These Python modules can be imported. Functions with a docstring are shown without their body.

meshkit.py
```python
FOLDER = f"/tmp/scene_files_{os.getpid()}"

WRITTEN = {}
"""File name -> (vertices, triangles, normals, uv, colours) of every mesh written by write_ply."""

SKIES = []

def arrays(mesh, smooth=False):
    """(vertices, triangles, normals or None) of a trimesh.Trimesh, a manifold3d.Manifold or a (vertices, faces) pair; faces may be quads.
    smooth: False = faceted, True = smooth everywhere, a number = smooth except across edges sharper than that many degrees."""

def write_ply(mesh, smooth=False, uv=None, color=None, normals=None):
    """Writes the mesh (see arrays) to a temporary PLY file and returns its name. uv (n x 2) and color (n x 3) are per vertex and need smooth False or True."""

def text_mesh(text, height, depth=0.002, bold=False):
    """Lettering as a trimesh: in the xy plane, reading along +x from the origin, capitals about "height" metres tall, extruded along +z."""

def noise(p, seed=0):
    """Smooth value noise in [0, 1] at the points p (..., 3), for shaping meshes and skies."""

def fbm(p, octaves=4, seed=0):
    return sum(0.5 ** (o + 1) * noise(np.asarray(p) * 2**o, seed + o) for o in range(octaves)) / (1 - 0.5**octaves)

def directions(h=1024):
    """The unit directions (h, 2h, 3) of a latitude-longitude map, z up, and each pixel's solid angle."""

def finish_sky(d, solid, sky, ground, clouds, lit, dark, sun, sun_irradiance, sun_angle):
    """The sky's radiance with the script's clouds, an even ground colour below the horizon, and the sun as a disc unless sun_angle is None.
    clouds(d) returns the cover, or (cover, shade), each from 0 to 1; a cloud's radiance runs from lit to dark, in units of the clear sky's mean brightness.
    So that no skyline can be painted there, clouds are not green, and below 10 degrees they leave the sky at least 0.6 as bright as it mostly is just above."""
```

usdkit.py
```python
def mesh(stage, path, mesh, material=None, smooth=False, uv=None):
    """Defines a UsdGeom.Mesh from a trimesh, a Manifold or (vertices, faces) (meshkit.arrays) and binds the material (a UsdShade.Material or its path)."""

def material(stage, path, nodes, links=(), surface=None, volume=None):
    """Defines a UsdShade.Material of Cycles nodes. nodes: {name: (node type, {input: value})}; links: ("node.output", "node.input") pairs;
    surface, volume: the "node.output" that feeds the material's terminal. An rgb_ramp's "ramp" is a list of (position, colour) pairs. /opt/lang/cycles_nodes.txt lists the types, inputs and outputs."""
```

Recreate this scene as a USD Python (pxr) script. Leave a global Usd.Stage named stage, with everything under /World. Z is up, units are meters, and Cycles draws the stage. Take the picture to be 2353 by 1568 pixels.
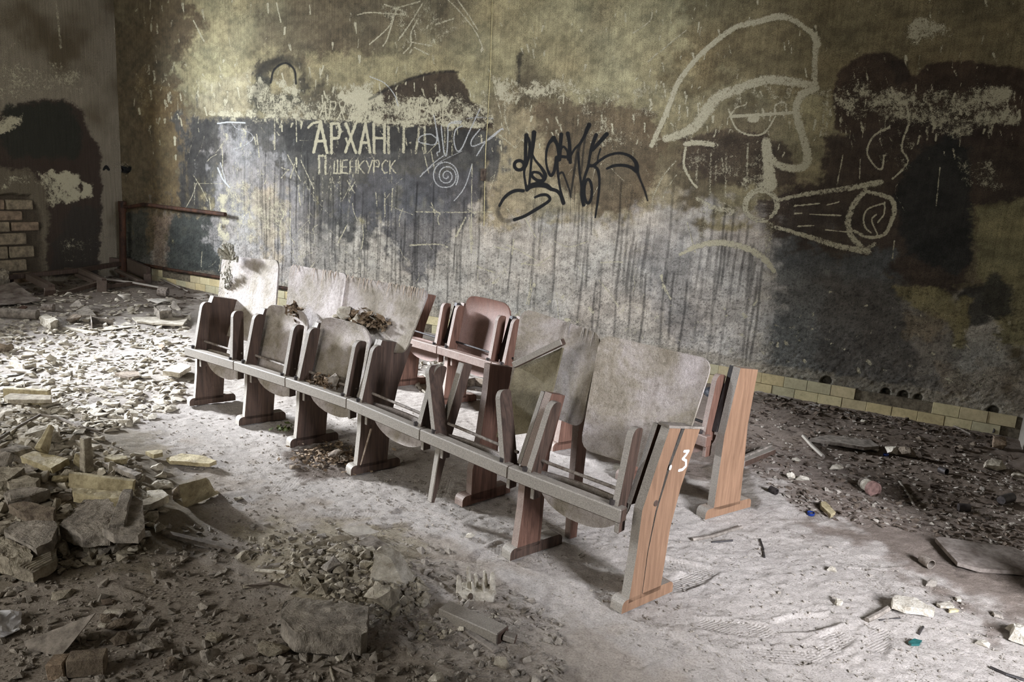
import math, random
import numpy as np, trimesh, usdkit, meshkit
from pxr import Usd, UsdGeom, UsdLux, UsdShade, Gf, Sdf, Vt
from shapely.geometry import Polygon
from scipy.spatial import ConvexHull

stage = Usd.Stage.CreateInMemory()
UsdGeom.SetStageUpAxis(stage, UsdGeom.Tokens.z)
UsdGeom.SetStageMetersPerUnit(stage, 1.0)
UsdGeom.Xform.Define(stage, '/World')
UsdGeom.Scope.Define(stage, '/World/Looks')

# ------------------------------------------------------------------ camera
FPX, PITCH, ROLL, YAW = 1750.0, math.radians(12.107), math.radians(3.716), math.radians(-28.203)
EYE = np.array([0.0, 0.0, 1.4])
_fw = np.array([math.sin(YAW) * math.cos(PITCH), math.cos(YAW) * math.cos(PITCH), -math.sin(PITCH)])
_r0 = np.array([math.cos(YAW), -math.sin(YAW), 0.0]); _u0 = np.cross(_r0, _fw)
_rt = _r0 * math.cos(ROLL) + _u0 * math.sin(ROLL); _up = -_r0 * math.sin(ROLL) + _u0 * math.cos(ROLL)
cam = UsdGeom.Camera.Define(stage, '/World/camera')
cam.CreateHorizontalApertureAttr(36.0); cam.CreateVerticalApertureAttr(24.0)
cam.CreateFocalLengthAttr(FPX / 2353 * 36.0)
cam.CreateClippingRangeAttr(Gf.Vec2f(0.05, 200))
cam.CreateFStopAttr(0.0)
cam.CreateExposureAttr(EXPOSURE := 0.15)
m4 = Gf.Matrix4d(*[float(x) for x in (*_rt, 0, *_up, 0, *(-_fw), 0, *EYE, 1)])
cam.AddTransformOp().Set(m4)

# ------------------------------------------------------------------ daylight: a window in the left wall, a doorway in the right wall
def rect_light(name, pos, aim, w, h, intensity, color):
    l = UsdLux.RectLight.Define(stage, '/World/' + name)
    l.CreateWidthAttr(w); l.CreateHeightAttr(h); l.CreateIntensityAttr(intensity); l.CreateColorAttr(Gf.Vec3f(*color))
    pos, aim = np.array(pos, float), np.array(aim, float)
    z = pos - aim; z /= np.linalg.norm(z); x = np.cross([0, 0, 1.0], z); x /= np.linalg.norm(x); y = np.cross(z, x)
    l.AddTransformOp().Set(Gf.Matrix4d(*[float(q) for q in (*x, 0, *y, 0, *z, 0, *pos, 1)]))
rect_light('daylight_window', (-9.5, 0.95, 2.45), (-7.2, 4.4, 1.0), 1.7, 1.3, 230.0, (0.88, 0.92, 1.0))
rect_light('daylight_far', (-17.0, 1.75, 5.4), (-3.5, 3.1, 0.3), 2.4, 1.8, 1450.0, (0.88, 0.92, 1.0))
rect_light('daylight_doorway', (2.9, 0.35, 2.1), (-0.4, 2.7, 0.0), 1.2, 1.4, 125.0, (0.88, 0.90, 1.0))
rect_light('daylight_front', (-4.0, -2.3, 2.0), (-4.0, 3.0, 1.0), 3.2, 1.6, 11.5, (1.0, 0.975, 0.94))

# ------------------------------------------------------------------ helpers
L = '/World/Looks/'
WALL_Y, LEFT_X, RIGHT_X, CEIL_Z = 5.552, -8.10, 0.66, 3.45
def rays(xy):
    xy = np.atleast_2d(np.asarray(xy, float))
    return (xy[:, :1] - 1176.5) / FPX * _rt - (xy[:, 1:] - 784) / FPX * _up + _fw
def on_plane(xy, o, n):                     # photograph coordinates -> points of a plane
    d = rays(xy); o = np.asarray(o, float); n = np.asarray(n, float)
    return EYE + d * (((o - EYE) @ n) / (d @ n))[:, None]
def on_floor(xy, z=0.0): return on_plane(xy, (0, 0, z), (0, 0, 1))
def on_back(xy, off=0.0): return on_plane(xy, (0, WALL_Y - off, 0), (0, 1, 0))
def to_px(P):
    d = np.asarray(P, float) - EYE; k = d @ _fw
    return np.stack([1176.5 + FPX * (d @ _rt) / k, 784 - FPX * (d @ _up) / k], -1)
_used = {}
def path_for(parent, name):
    k = (parent, name); n = _used.get(k, 0); _used[k] = n + 1
    return f'{parent}/{name}' + (f'_{n:03d}' if n else '')
def tag(prim, label=None, cat=None, group=None, kind=None):
    if cat and not kind: kind = 'thing'
    for k, v in (('label', label), ('category', cat), ('group', group), ('kind', kind)):
        if v: prim.SetCustomDataByKey(k, v)
_base = {}
def thing(name, label=None, cat=None, loc=(0, 0, 0), group=None, kind=None):
    p = path_for('/World', name); x = UsdGeom.Xform.Define(stage, p)
    x.AddTranslateOp().Set(Gf.Vec3d(*[float(v) for v in loc])); _base[p] = np.asarray(loc, float)
    tag(x.GetPrim(), label, cat, group, kind)
    return p
def as_mesh(m):
    if isinstance(m, (list, tuple)) and len(m) and isinstance(m[0], trimesh.Trimesh): m = trimesh.util.concatenate(m)
    if hasattr(m, 'to_mesh'):
        q = m.to_mesh(); m = trimesh.Trimesh(q.vert_properties[:, :3], q.tri_verts, process=False)
    if isinstance(m, tuple):
        v, f = np.asarray(m[0], float), np.asarray(m[1], int)
        if f.shape[1] == 4: f = np.vstack([f[:, [0, 1, 2]], f[:, [0, 2, 3]]])
        m = trimesh.Trimesh(v, f, process=False)
    return m
def part(parent, name, m, mat, smooth=False, label=None, kind=None):
    m = as_mesh(m); root = '/'.join(parent.split('/')[:3])
    p = path_for(parent, name)
    usdkit.mesh(stage, p, trimesh.Trimesh(np.asarray(m.vertices) - _base[root], m.faces, process=False), L + mat, smooth)
    tag(stage.GetPrimAtPath(p), label, kind=kind)
    return p
def solo(name, m, mat, label, cat, group=None, kind=None, smooth=False):
    m = as_mesh(m); lo, hi = m.bounds; loc = np.array([(lo[0] + hi[0]) / 2, (lo[1] + hi[1]) / 2, lo[2]])
    p = path_for('/World', name); g = usdkit.mesh(stage, p, trimesh.Trimesh(np.asarray(m.vertices) - loc, m.faces, process=False), L + mat, smooth)
    g.AddTranslateOp().Set(Gf.Vec3d(*loc)); tag(g.GetPrim(), label, cat, group, kind); _base[p] = loc
    return p
def primvar(path, name, arr):
    a = UsdGeom.PrimvarsAPI(stage.GetPrimAtPath(path)).CreatePrimvar(name, Sdf.ValueTypeNames.Color3fArray, 'vertex')
    a.Set(Vt.Vec3fArray.FromNumpy(np.asarray(arr, np.float32)))
def sstep(a, b, x):
    t = np.clip((x - a) / (b - a), 0, 1); return t * t * (3 - 2 * t)
def fbm(P, scale, octaves=4, seed=0, gain=0.5):
    P = np.asarray(P, float); out, amp, tot = 0, 1.0, 0
    for o in range(octaves):
        out = out + amp * meshkit.noise(P * (scale * 2 ** o) + 17.3 * o, seed + o); tot += amp; amp *= gain
    return out / tot
def lin(r, g, b):                          # sRGB 0-255 -> linear
    c = np.array([r, g, b]) / 255.0
    return tuple(np.where(c <= 0.04045, c / 12.92, ((c + 0.055) / 1.055) ** 2.4))
def norm(v): v = np.asarray(v, float); return v / np.linalg.norm(v)
def box(lo, hi, bev=0.0):
    lo, hi = np.asarray(lo, float), np.asarray(hi, float)
    if bev <= 0:
        b = trimesh.creation.box(hi - lo); b.apply_translation((lo + hi) / 2); return b
    pts = []
    for k in range(3):
        for s in np.ndindex(2, 2, 2):
            c = np.where(np.array(s) == 0, lo + bev, hi - bev); c[k] = (lo, hi)[s[k]][k]; pts.append(c)
    return hull(pts)
def hull(pts):
    pts = np.asarray(pts, float); h = ConvexHull(pts); f = h.simplices.copy()
    n = np.cross(pts[f[:, 1]] - pts[f[:, 0]], pts[f[:, 2]] - pts[f[:, 0]])
    flip = (n * h.equations[:, :3]).sum(1) < 0; f[flip] = f[flip][:, ::-1]
    u, inv = np.unique(f, return_inverse=True)
    return trimesh.Trimesh(pts[u], inv.reshape(f.shape), process=False)
def beam(a, b, w, h, up=(0, 0, 1), bev=0.003, w2=None, h2=None):   # rectangular bar from a to b
    a, b = np.asarray(a, float), np.asarray(b, float); d = norm(b - a); x = norm(np.cross(d, up)); y = np.cross(x, d); pts = []
    for c, ww, hh, s in ((a, w, h, -1), (b, w2 or w, h2 or h, 1)):
        for i in (-1, 1):
            for j in (-1, 1):
                pts += [c + x * i * (ww / 2 - bev) + y * j * hh / 2 - d * s * bev, c + x * i * ww / 2 + y * j * (hh / 2 - bev) - d * s * bev, c + x * i * (ww / 2 - bev) + y * j * (hh / 2 - bev)]
    return hull(pts)
def tube(pts, r, n=8, cap=True):
    p = np.asarray(pts, float); t = np.gradient(p, axis=0); t /= np.linalg.norm(t, axis=1, keepdims=True) + 1e-12
    ref = np.where(np.abs(t[:, 2:]) < 0.9, [0, 0, 1.0], [1.0, 0, 0]); a = np.cross(t, ref); a /= np.linalg.norm(a, axis=1, keepdims=True); b = np.cross(t, a)
    ang = np.arange(n) * 2 * np.pi / n; rr = np.broadcast_to(r, (len(p),))[:, None, None]
    v = (p[:, None] + rr * (np.cos(ang)[None, :, None] * a[:, None] + np.sin(ang)[None, :, None] * b[:, None])).reshape(-1, 3)
    i, j = np.meshgrid(np.arange(len(p) - 1), np.arange(n), indexing='ij')
    q = np.stack([i * n + j, (i + 1) * n + j, (i + 1) * n + (j + 1) % n, i * n + (j + 1) % n], -1).reshape(-1, 4)
    f = np.vstack([q[:, [0, 1, 2]], q[:, [0, 2, 3]]])
    if cap:
        k = len(v); v = np.vstack([v, p[:1], p[-1:]]); e = (len(p) - 1) * n
        f = np.vstack([f, [[k, (j), (j + 1) % n] for j in range(n)], [[k + 1, e + (j + 1) % n, e + j] for j in range(n)]])
    return trimesh.Trimesh(v, f, process=False)
def prism(poly, o, ex, ey, ez, th):         # polygon in (ex, ey) at o, extruded +-th/2 along ez
    p = Polygon(poly).buffer(0); m = trimesh.creation.extrude_polygon(p, th, engine='earcut'); v = m.vertices
    w = np.asarray(o) + v[:, :1] * np.asarray(ex) + v[:, 1:2] * np.asarray(ey) + (v[:, 2:] - th / 2) * np.asarray(ez)
    f = m.faces if np.dot(np.cross(ex, ey), ez) > 0 else m.faces[:, ::-1]
    return trimesh.Trimesh(w, f, process=False)
def grid_mesh(P):                          # P (nu, nv, 3) -> sheet
    nu, nv = P.shape[:2]; i, j = np.meshgrid(np.arange(nu - 1), np.arange(nv - 1), indexing='ij'); a = i * nv + j
    q = np.stack([a, a + nv, a + nv + 1, a + 1], -1).reshape(-1, 4)
    return P.reshape(-1, 3), np.vstack([q[:, [0, 1, 2]], q[:, [0, 2, 3]]])
# ------------------------------------------------------------------ materials
def M(name, nodes, links, surface='p.BSDF'):
    usdkit.material(stage, L + name, nodes, links, surface=surface)
def simple(name, c1, c2, scale=20, rough=0.8, bump=0.3, stretch=(1, 1, 1), dist=0.004, detail=6, spec=0.2, metallic=0.0, lo=0.35, hi=0.65):
    M(name, {'t': ('geometry', {}), 'm': ('mapping', {'scale': stretch}), 'n': ('noise_texture', {'scale': scale, 'detail': detail, 'roughness': 0.65}),
             'r': ('rgb_ramp', {'ramp': [(lo, c1), (hi, c2)]}), 'n2': ('noise_texture', {'scale': scale * 6, 'detail': 4, 'roughness': 0.7}),
             'b': ('bump', {'strength': bump, 'distance': dist}), 'vv': ('rgb_ramp', {'ramp': [(0.3, (0.80, 0.79, 0.78)), (0.5, (1, 1, 1)), (0.75, (1.12, 1.12, 1.12))]}), 'mm': ('mix_color', {'blend_type': 'multiply', 'fac': 1.0, 'use_clamp': False}),
             'p': ('principled_bsdf', {'roughness': rough, 'specular_ior_level': spec, 'metallic': metallic})},
      [('t.position', 'm.vector'), ('m.vector', 'n.vector'), ('m.vector', 'n2.vector'), ('n.fac', 'r.fac'), ('r.color', 'mm.a'), ('n2.fac', 'vv.fac'), ('vv.color', 'mm.b'), ('mm.result', 'p.base_color'), ('n2.fac', 'b.height'), ('b.normal', 'p.normal')])
DUST = lin(142, 136, 126)
def dusty(name, wood1, wood2, dust=DUST, lo=0.25, hi=0.75, grain=(60, 60, 5), rough=0.6, dust_dir=(-0.2, -0.72, 0.66), amount=1.0, base=0.0):
    # wood with dust settled on faces that look up and to the front
    M(name, {'g': ('geometry', {}), 'm': ('mapping', {'scale': grain}), 'n': ('noise_texture', {'scale': 1.0, 'detail': 6, 'roughness': 0.65, 'distortion': 0.6}),
             'r': ('rgb_ramp', {'ramp': [(0.3, wood1), (0.7, wood2)]}),
             'd': ('vector_math', {'math_type': 'dot_product', 'vector2': dust_dir}),
             'n2': ('noise_texture', {'scale': 14.0, 'detail': 8, 'roughness': 0.7}), 'n3': ('noise_texture', {'scale': 260.0, 'detail': 3, 'roughness': 0.6}),
             'a': ('math', {'math_type': 'multiply_add', 'value2': 0.55, 'value3': -0.275}), 's': ('math', {'math_type': 'add'}),
             'k': ('map_range', {'range_type': 'smoothstep', 'from_min': lo, 'from_max': hi, 'to_min': base, 'to_max': amount, 'clamp': True}),
             'dr': ('rgb_ramp', {'ramp': [(0.3, tuple(0.62 * np.array(dust))), (0.7, tuple(1.12 * np.array(dust)))]}),
             'x': ('mix_color', {}), 'b': ('bump', {'strength': 0.5, 'distance': 0.003}),
             'p': ('principled_bsdf', {'roughness': rough, 'specular_ior_level': 0.25})},
      [('g.position', 'm.vector'), ('m.vector', 'n.vector'), ('n.fac', 'r.fac'), ('g.normal', 'd.vector1'), ('g.position', 'n2.vector'), ('g.position', 'n3.vector'),
       ('n2.fac', 'a.value1'), ('d.value', 's.value1'), ('a.value', 's.value2'), ('s.value', 'k.value'), ('k.result', 'x.fac'), ('r.color', 'x.a'), ('n3.fac', 'dr.fac'), ('dr.color', 'x.b'),
       ('x.result', 'p.base_color'), ('n3.fac', 'b.height'), ('b.normal', 'p.normal')])
dusty('wood_dusty', (0.028, 0.019, 0.014), (0.095, 0.060, 0.044))
dusty('wood_red', (0.055, 0.028, 0.019), (0.165, 0.088, 0.062), dust=lin(146, 132, 122), lo=0.35, hi=1.0)
dusty('wood_orange', (0.14, 0.080, 0.047), (0.255, 0.152, 0.092), lo=0.3, hi=0.8, grain=(75, 75, 5))
for _nm, _rp in (('plywood_dusty', [(0.30, lin(108, 98, 82)), (0.42, lin(144, 136, 122)), (0.55, lin(168, 160, 154)), (0.72, lin(194, 186, 184))]), ('plywood_olive', [(0.30, lin(74, 68, 50)), (0.5, lin(112, 104, 82)), (0.7, lin(136, 128, 106))])):
    M(_nm, {'g': ('geometry', {}), 'n': ('noise_texture', {'scale': 4.5, 'detail': 7, 'roughness': 0.62, 'distortion': 0.4}), 'n2': ('noise_texture', {'scale': 55.0, 'detail': 6, 'roughness': 0.7}), 'n3': ('noise_texture', {'scale': 300.0, 'detail': 3, 'roughness': 0.6}),
   'ms': ('mapping', {'scale': (26.0, 26.0, 2.0)}), 'ns': ('noise_texture', {'scale': 1.0, 'detail': 5, 'roughness': 0.6}),
   'r': ('rgb_ramp', {'ramp': _rp}), 'v': ('rgb_ramp', {'ramp': [(0.30, (0.42, 0.40, 0.37)), (0.50, (1, 1, 1)), (0.75, (1.18, 1.17, 1.16))]}), 'mv': ('mix_color', {'blend_type': 'multiply', 'fac': 0.55, 'use_clamp': False}),
   'vs': ('rgb_ramp', {'ramp': [(0.28, (0.55, 0.52, 0.48)), (0.50, (1, 1, 1)), (0.8, (1.12, 1.11, 1.11))]}), 'mvs': ('mix_color', {'blend_type': 'multiply', 'fac': 0.35, 'use_clamp': False}), 'v3': ('rgb_ramp', {'ramp': [(0.30, (0.60, 0.59, 0.57)), (0.6, (1.1, 1.1, 1.1))]}), 'mv3': ('mix_color', {'blend_type': 'multiply', 'fac': 0.8, 'use_clamp': False}),
   'h': ('math', {'math_type': 'multiply_add', 'value2': 0.25}), 'b': ('bump', {'strength': 0.9, 'distance': 0.008}), 'p': ('principled_bsdf', {'roughness': 0.75, 'specular_ior_level': 0.25})},
  [('g.position', 'n.vector'), ('g.position', 'n2.vector'), ('g.position', 'n3.vector'), ('g.position', 'ms.vector'), ('ms.vector', 'ns.vector'), ('n.fac', 'r.fac'), ('r.color', 'mv.a'), ('n2.fac', 'v.fac'), ('v.color', 'mv.b'), ('mv.result', 'mvs.a'), ('ns.fac', 'vs.fac'), ('vs.color', 'mvs.b'), ('mvs.result', 'mv3.a'), ('n3.fac', 'v3.fac'), ('v3.color', 'mv3.b'), ('mv3.result', 'p.base_color'),
   ('n3.fac', 'h.value1'), ('n2.fac', 'h.value3'), ('h.value', 'b.height'), ('b.normal', 'p.normal')])
dusty('plywood_red', (0.085, 0.038, 0.026), (0.19, 0.088, 0.060), dust=lin(140, 118, 108), lo=0.1, hi=1.3, grain=(40, 40, 5))
dusty('wood_frame', (0.030, 0.020, 0.015), (0.085, 0.058, 0.044), dust=lin(104, 94, 84), lo=0.4, hi=1.1)
simple('wood_black', (0.014, 0.012, 0.011), (0.045, 0.040, 0.038), 30, 0.5, 0.4, (1, 1, 0.2))
simple('veneer', (0.22, 0.16, 0.11), (0.50, 0.42, 0.33), 40, 0.7, 0.3)
simple('metal_dusty', lin(82, 72, 64), lin(140, 132, 122), 60, 0.6, 0.3)
simple('iron_dark', (0.012, 0.010, 0.010), (0.05, 0.042, 0.038), 40, 0.5, 0.3)
simple('rust', (0.010, 0.007, 0.006), (0.075, 0.034, 0.018), 14, 0.75, 0.5, (1, 1, 0.35))
simple('plaster_pale', lin(150, 142, 126), lin(206, 200, 186), 22, 0.95, 1.0, dist=0.007)
simple('plaster_grey', lin(112, 106, 98), lin(168, 160, 148), 22, 0.95, 1.0, dist=0.007)
simple('plaster_tan', lin(124, 116, 102), lin(180, 172, 154), 24, 0.95, 1.0, dist=0.007)
simple('plaster_brown', lin(84, 74, 64), lin(140, 128, 112), 24, 0.95, 1.0, dist=0.007)
simple('ochre_glaze', lin(122, 111, 84), lin(178, 167, 134), 18, 0.6, 0.6, dist=0.005)
simple('litter_dark', lin(52, 44, 38), lin(104, 92, 80), 30, 0.95, 0.8)
simple('leaf_dry', lin(78, 62, 48), lin(150, 132, 108), 40, 0.9, 0.4)
simple('leaf_grey', lin(92, 90, 80), lin(170, 166, 152), 60, 0.9, 0.5)
simple('leaf_green', lin(40, 48, 22), lin(96, 104, 58), 40, 0.8, 0.4)
simple('lath_grey', lin(92, 86, 78), lin(140, 132, 122), 30, 0.85, 0.5, (1, 1, 1))
simple('paper', lin(150, 146, 138), lin(205, 200, 190), 10, 0.9, 0.2)
simple('plastic_white', lin(170, 170, 172), lin(215, 215, 218), 12, 0.4, 0.2)
simple('plastic_blue', (0.008, 0.020, 0.10), (0.012, 0.032, 0.16), 30, 0.35, 0.1)
simple('glass_teal', (0.01, 0.06, 0.06), (0.03, 0.12, 0.11), 30, 0.15, 0.1, spec=0.6)
simple('scrap_dark', (0.012, 0.013, 0.016), (0.06, 0.065, 0.075), 16, 0.4, 0.4)
simple('ceramic_red', lin(98, 76, 70), lin(140, 112, 104), 40, 0.7, 0.4)
simple('board_brown', lin(70, 60, 52), lin(132, 124, 116), 9, 0.85, 0.7)
simple('white_paint', lin(205, 200, 195), lin(240, 238, 235), 80, 0.7, 0.3)
simple('wire', lin(150, 140, 100), lin(190, 180, 140), 80, 0.6, 0.2)
for i, c in enumerate(((196, 186, 148), (186, 174, 140), (178, 172, 142), (190, 176, 136))):
    simple(f'tile_cream_{"abcd"[i]}', tuple(0.78 * np.array(lin(*c))), lin(*c), 9, 0.35, 0.25, dist=0.002, spec=0.4)
simple('grout', lin(70, 64, 54), lin(116, 108, 92), 40, 0.95, 0.6)
simple('brick_a', lin(96, 88, 74), lin(150, 138, 116), 18, 0.95, 1.0, dist=0.006)
simple('brick_b', lin(98, 86, 72), lin(148, 130, 110), 18, 0.95, 1.0, dist=0.006)
simple('room_plaster', lin(116, 110, 101), lin(150, 144, 134), 3, 0.95, 0.4)
# walls: colour and damage masks come with the mesh; fine flaking and grit are added here
M('wall_paint', {'g': ('geometry', {}), 'c': ('attribute', {'attribute': 'wallcolor'}), 'k': ('attribute', {'attribute': 'wallmask'}), 's': ('separate_color', {}),
   'n': ('noise_texture', {'scale': 38.0, 'detail': 9, 'roughness': 0.72}), 'n2': ('noise_texture', {'scale': 170.0, 'detail': 4, 'roughness': 0.7}),
   'ms': ('mapping', {'scale': (60.0, 60.0, 3.0)}), 'ns': ('noise_texture', {'scale': 1.0, 'detail': 5, 'roughness': 0.6}),
   'nn': ('mix_float', {'fac': 0.38}), 'a': ('math', {'math_type': 'multiply_add', 'value2': 2.0, 'value3': -1.0}), 'pa': ('math', {'math_type': 'add'}),
   'pk': ('map_range', {'range_type': 'smoothstep', 'from_min': 0.42, 'from_max': 0.68, 'clamp': True}),
   'v': ('rgb_ramp', {'ramp': [(0.32, (0.34, 0.33, 0.32)), (0.50, (1.0, 1.0, 1.0)), (0.70, (1.34, 1.33, 1.30))]}), 'mv': ('mix_color', {'blend_type': 'multiply', 'fac': 1.0, 'use_clamp': False}),
   'vs': ('rgb_ramp', {'ramp': [(0.28, (0.66, 0.65, 0.63)), (0.55, (1.0, 1.0, 1.0)), (0.8, (1.22, 1.21, 1.18))]}), 'mvs': ('mix_color', {'blend_type': 'multiply', 'fac': 0.8, 'use_clamp': False}),
   'cr': ('rgb_ramp', {'ramp': [(0.3, lin(148, 143, 118)), (0.7, lin(192, 187, 162))]}), 'mp': ('mix_color', {}),
   'bk': ('map_range', {'range_type': 'smoothstep', 'from_min': 0.15, 'from_max': 0.75, 'clamp': True}), 'ba': ('math', {'math_type': 'multiply_add', 'value2': 0.35, 'value3': -0.175}), 'bb': ('math', {'math_type': 'add'}), 'mb': ('mix_color', {'b': (0.006, 0.0065, 0.0065)}),
   'ck': ('map_range', {'range_type': 'smoothstep', 'from_min': 0.40, 'from_max': 0.75, 'clamp': True}), 'ca': ('math', {'math_type': 'multiply_add', 'value2': 1.2, 'value3': -0.6}), 'cb': ('math', {'math_type': 'add'}), 'mc': ('mix_color', {'b': lin(172, 174, 172)}),
   'h': ('math', {'math_type': 'multiply_add', 'value2': -0.6}), 'b': ('bump', {'strength': 0.75, 'distance': 0.006}), 'p': ('principled_bsdf', {'roughness': 0.72, 'specular_ior_level': 0.25})},
  [('k.color', 's.color'), ('g.position', 'n.vector'), ('g.position', 'n2.vector'), ('g.position', 'ms.vector'), ('ms.vector', 'ns.vector'),
   ('n.fac', 'nn.a'), ('n2.fac', 'nn.b'), ('nn.result', 'a.value1'), ('a.value', 'pa.value1'), ('s.r', 'pa.value2'), ('pa.value', 'pk.value'),
   ('c.color', 'mv.a'), ('n2.fac', 'v.fac'), ('v.color', 'mv.b'), ('mv.result', 'mvs.a'), ('ns.fac', 'vs.fac'), ('vs.color', 'mvs.b'), ('mvs.result', 'mp.a'), ('n2.fac', 'cr.fac'), ('cr.color', 'mp.b'), ('pk.result', 'mp.fac'),
   ('n2.fac', 'ca.value1'), ('ca.value', 'cb.value1'), ('s.b', 'cb.value2'), ('cb.value', 'ck.value'), ('mp.result', 'mc.a'), ('ck.result', 'mc.fac'),
   ('n2.fac', 'ba.value1'), ('ba.value', 'bb.value1'), ('s.g', 'bb.value2'), ('bb.value', 'bk.value'), ('mc.result', 'mb.a'), ('bk.result', 'mb.fac'), ('mb.result', 'p.base_color'),
   ('pk.result', 'h.value1'), ('n2.fac', 'h.value3'), ('h.value', 'b.height'), ('b.normal', 'p.normal')])
M('floor_dust', {'g': ('geometry', {}), 'c': ('attribute', {'attribute': 'floorcolor'}), 'k': ('attribute', {'attribute': 'floormask'}), 's': ('separate_color', {}),
   'n2': ('noise_texture', {'scale': 150.0, 'detail': 6, 'roughness': 0.75}), 'n': ('noise_texture', {'scale': 26.0, 'detail': 8, 'roughness': 0.7}),
   'v': ('rgb_ramp', {'ramp': [(0.28, (0.52, 0.50, 0.48)), (0.5, (1.0, 1.0, 1.0)), (0.75, (1.25, 1.24, 1.22))]}), 'mv': ('mix_color', {'blend_type': 'multiply', 'fac': 1.0, 'use_clamp': False}),
   'v2': ('rgb_ramp', {'ramp': [(0.3, (0.78, 0.77, 0.75)), (0.7, (1.1, 1.1, 1.1))]}), 'mv2': ('mix_color', {'blend_type': 'multiply', 'fac': 1.0, 'use_clamp': False}),
   'w1m': ('vector_rotate', {'rotate_type': 'z_axis', 'angle': 0.5}), 'w1': ('wave_texture', {'wave_type': 'bands', 'bands_direction': 'x', 'scale': 32.0, 'distortion': 1.6, 'detail': 1}),
   'w2': ('voronoi_texture', {'scale': 75.0, 'feature': 'f1', 'metric': 'manhattan', 'randomness': 0.12, 'dimensions': '2D'}), 'w2r': ('vector_rotate', {'rotate_type': 'z_axis', 'angle': 1.1}),
   'ma': ('math', {'math_type': 'multiply'}), 'mb': ('math', {'math_type': 'multiply'}), 'mc': ('math', {'math_type': 'multiply', 'value2': 0.16}), 'md': ('math', {'math_type': 'multiply', 'value2': 0.30}), 'sa': ('math', {'math_type': 'multiply_add', 'value2': 0.55}), 'sb': ('math', {'math_type': 'multiply_add', 'value2': 0.5}), 'sc': ('math', {'math_type': 'add'}),
   'b': ('bump', {'strength': 1.0, 'distance': 0.018}), 'p': ('principled_bsdf', {'roughness': 0.95, 'specular_ior_level': 0.1, 'diffuse_roughness': 0.5})},
  [('k.color', 's.color'), ('g.position', 'n2.vector'), ('g.position', 'n.vector'), ('c.color', 'mv.a'), ('n2.fac', 'v.fac'), ('v.color', 'mv.b'), ('mv.result', 'mv2.a'), ('n.fac', 'v2.fac'), ('v2.color', 'mv2.b'), ('mv2.result', 'p.base_color'),
   ('g.position', 'w1m.vector'), ('w1m.vector', 'w1.vector'), ('g.position', 'w2r.vector'), ('w2r.vector', 'w2.vector'), ('w1.fac', 'ma.value1'), ('s.r', 'ma.value2'), ('w2.distance', 'mb.value1'), ('s.g', 'mb.value2'),
   ('n2.fac', 'sa.value1'), ('ma.value', 'mc.value1'), ('mc.value', 'sa.value3'), ('mb.value', 'md.value1'), ('sa.value', 'sc.value1'), ('n.fac', 'sb.value1'), ('md.value', 'sb.value3'), ('sb.value', 'sc.value2'), ('sc.value', 'b.height'), ('b.normal', 'p.normal')])
# ------------------------------------------------------------------ room shell
T = 0.45
def struct(name, m, mat, **k): return solo(name, m, mat, None, None, kind='structure', **k)
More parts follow.
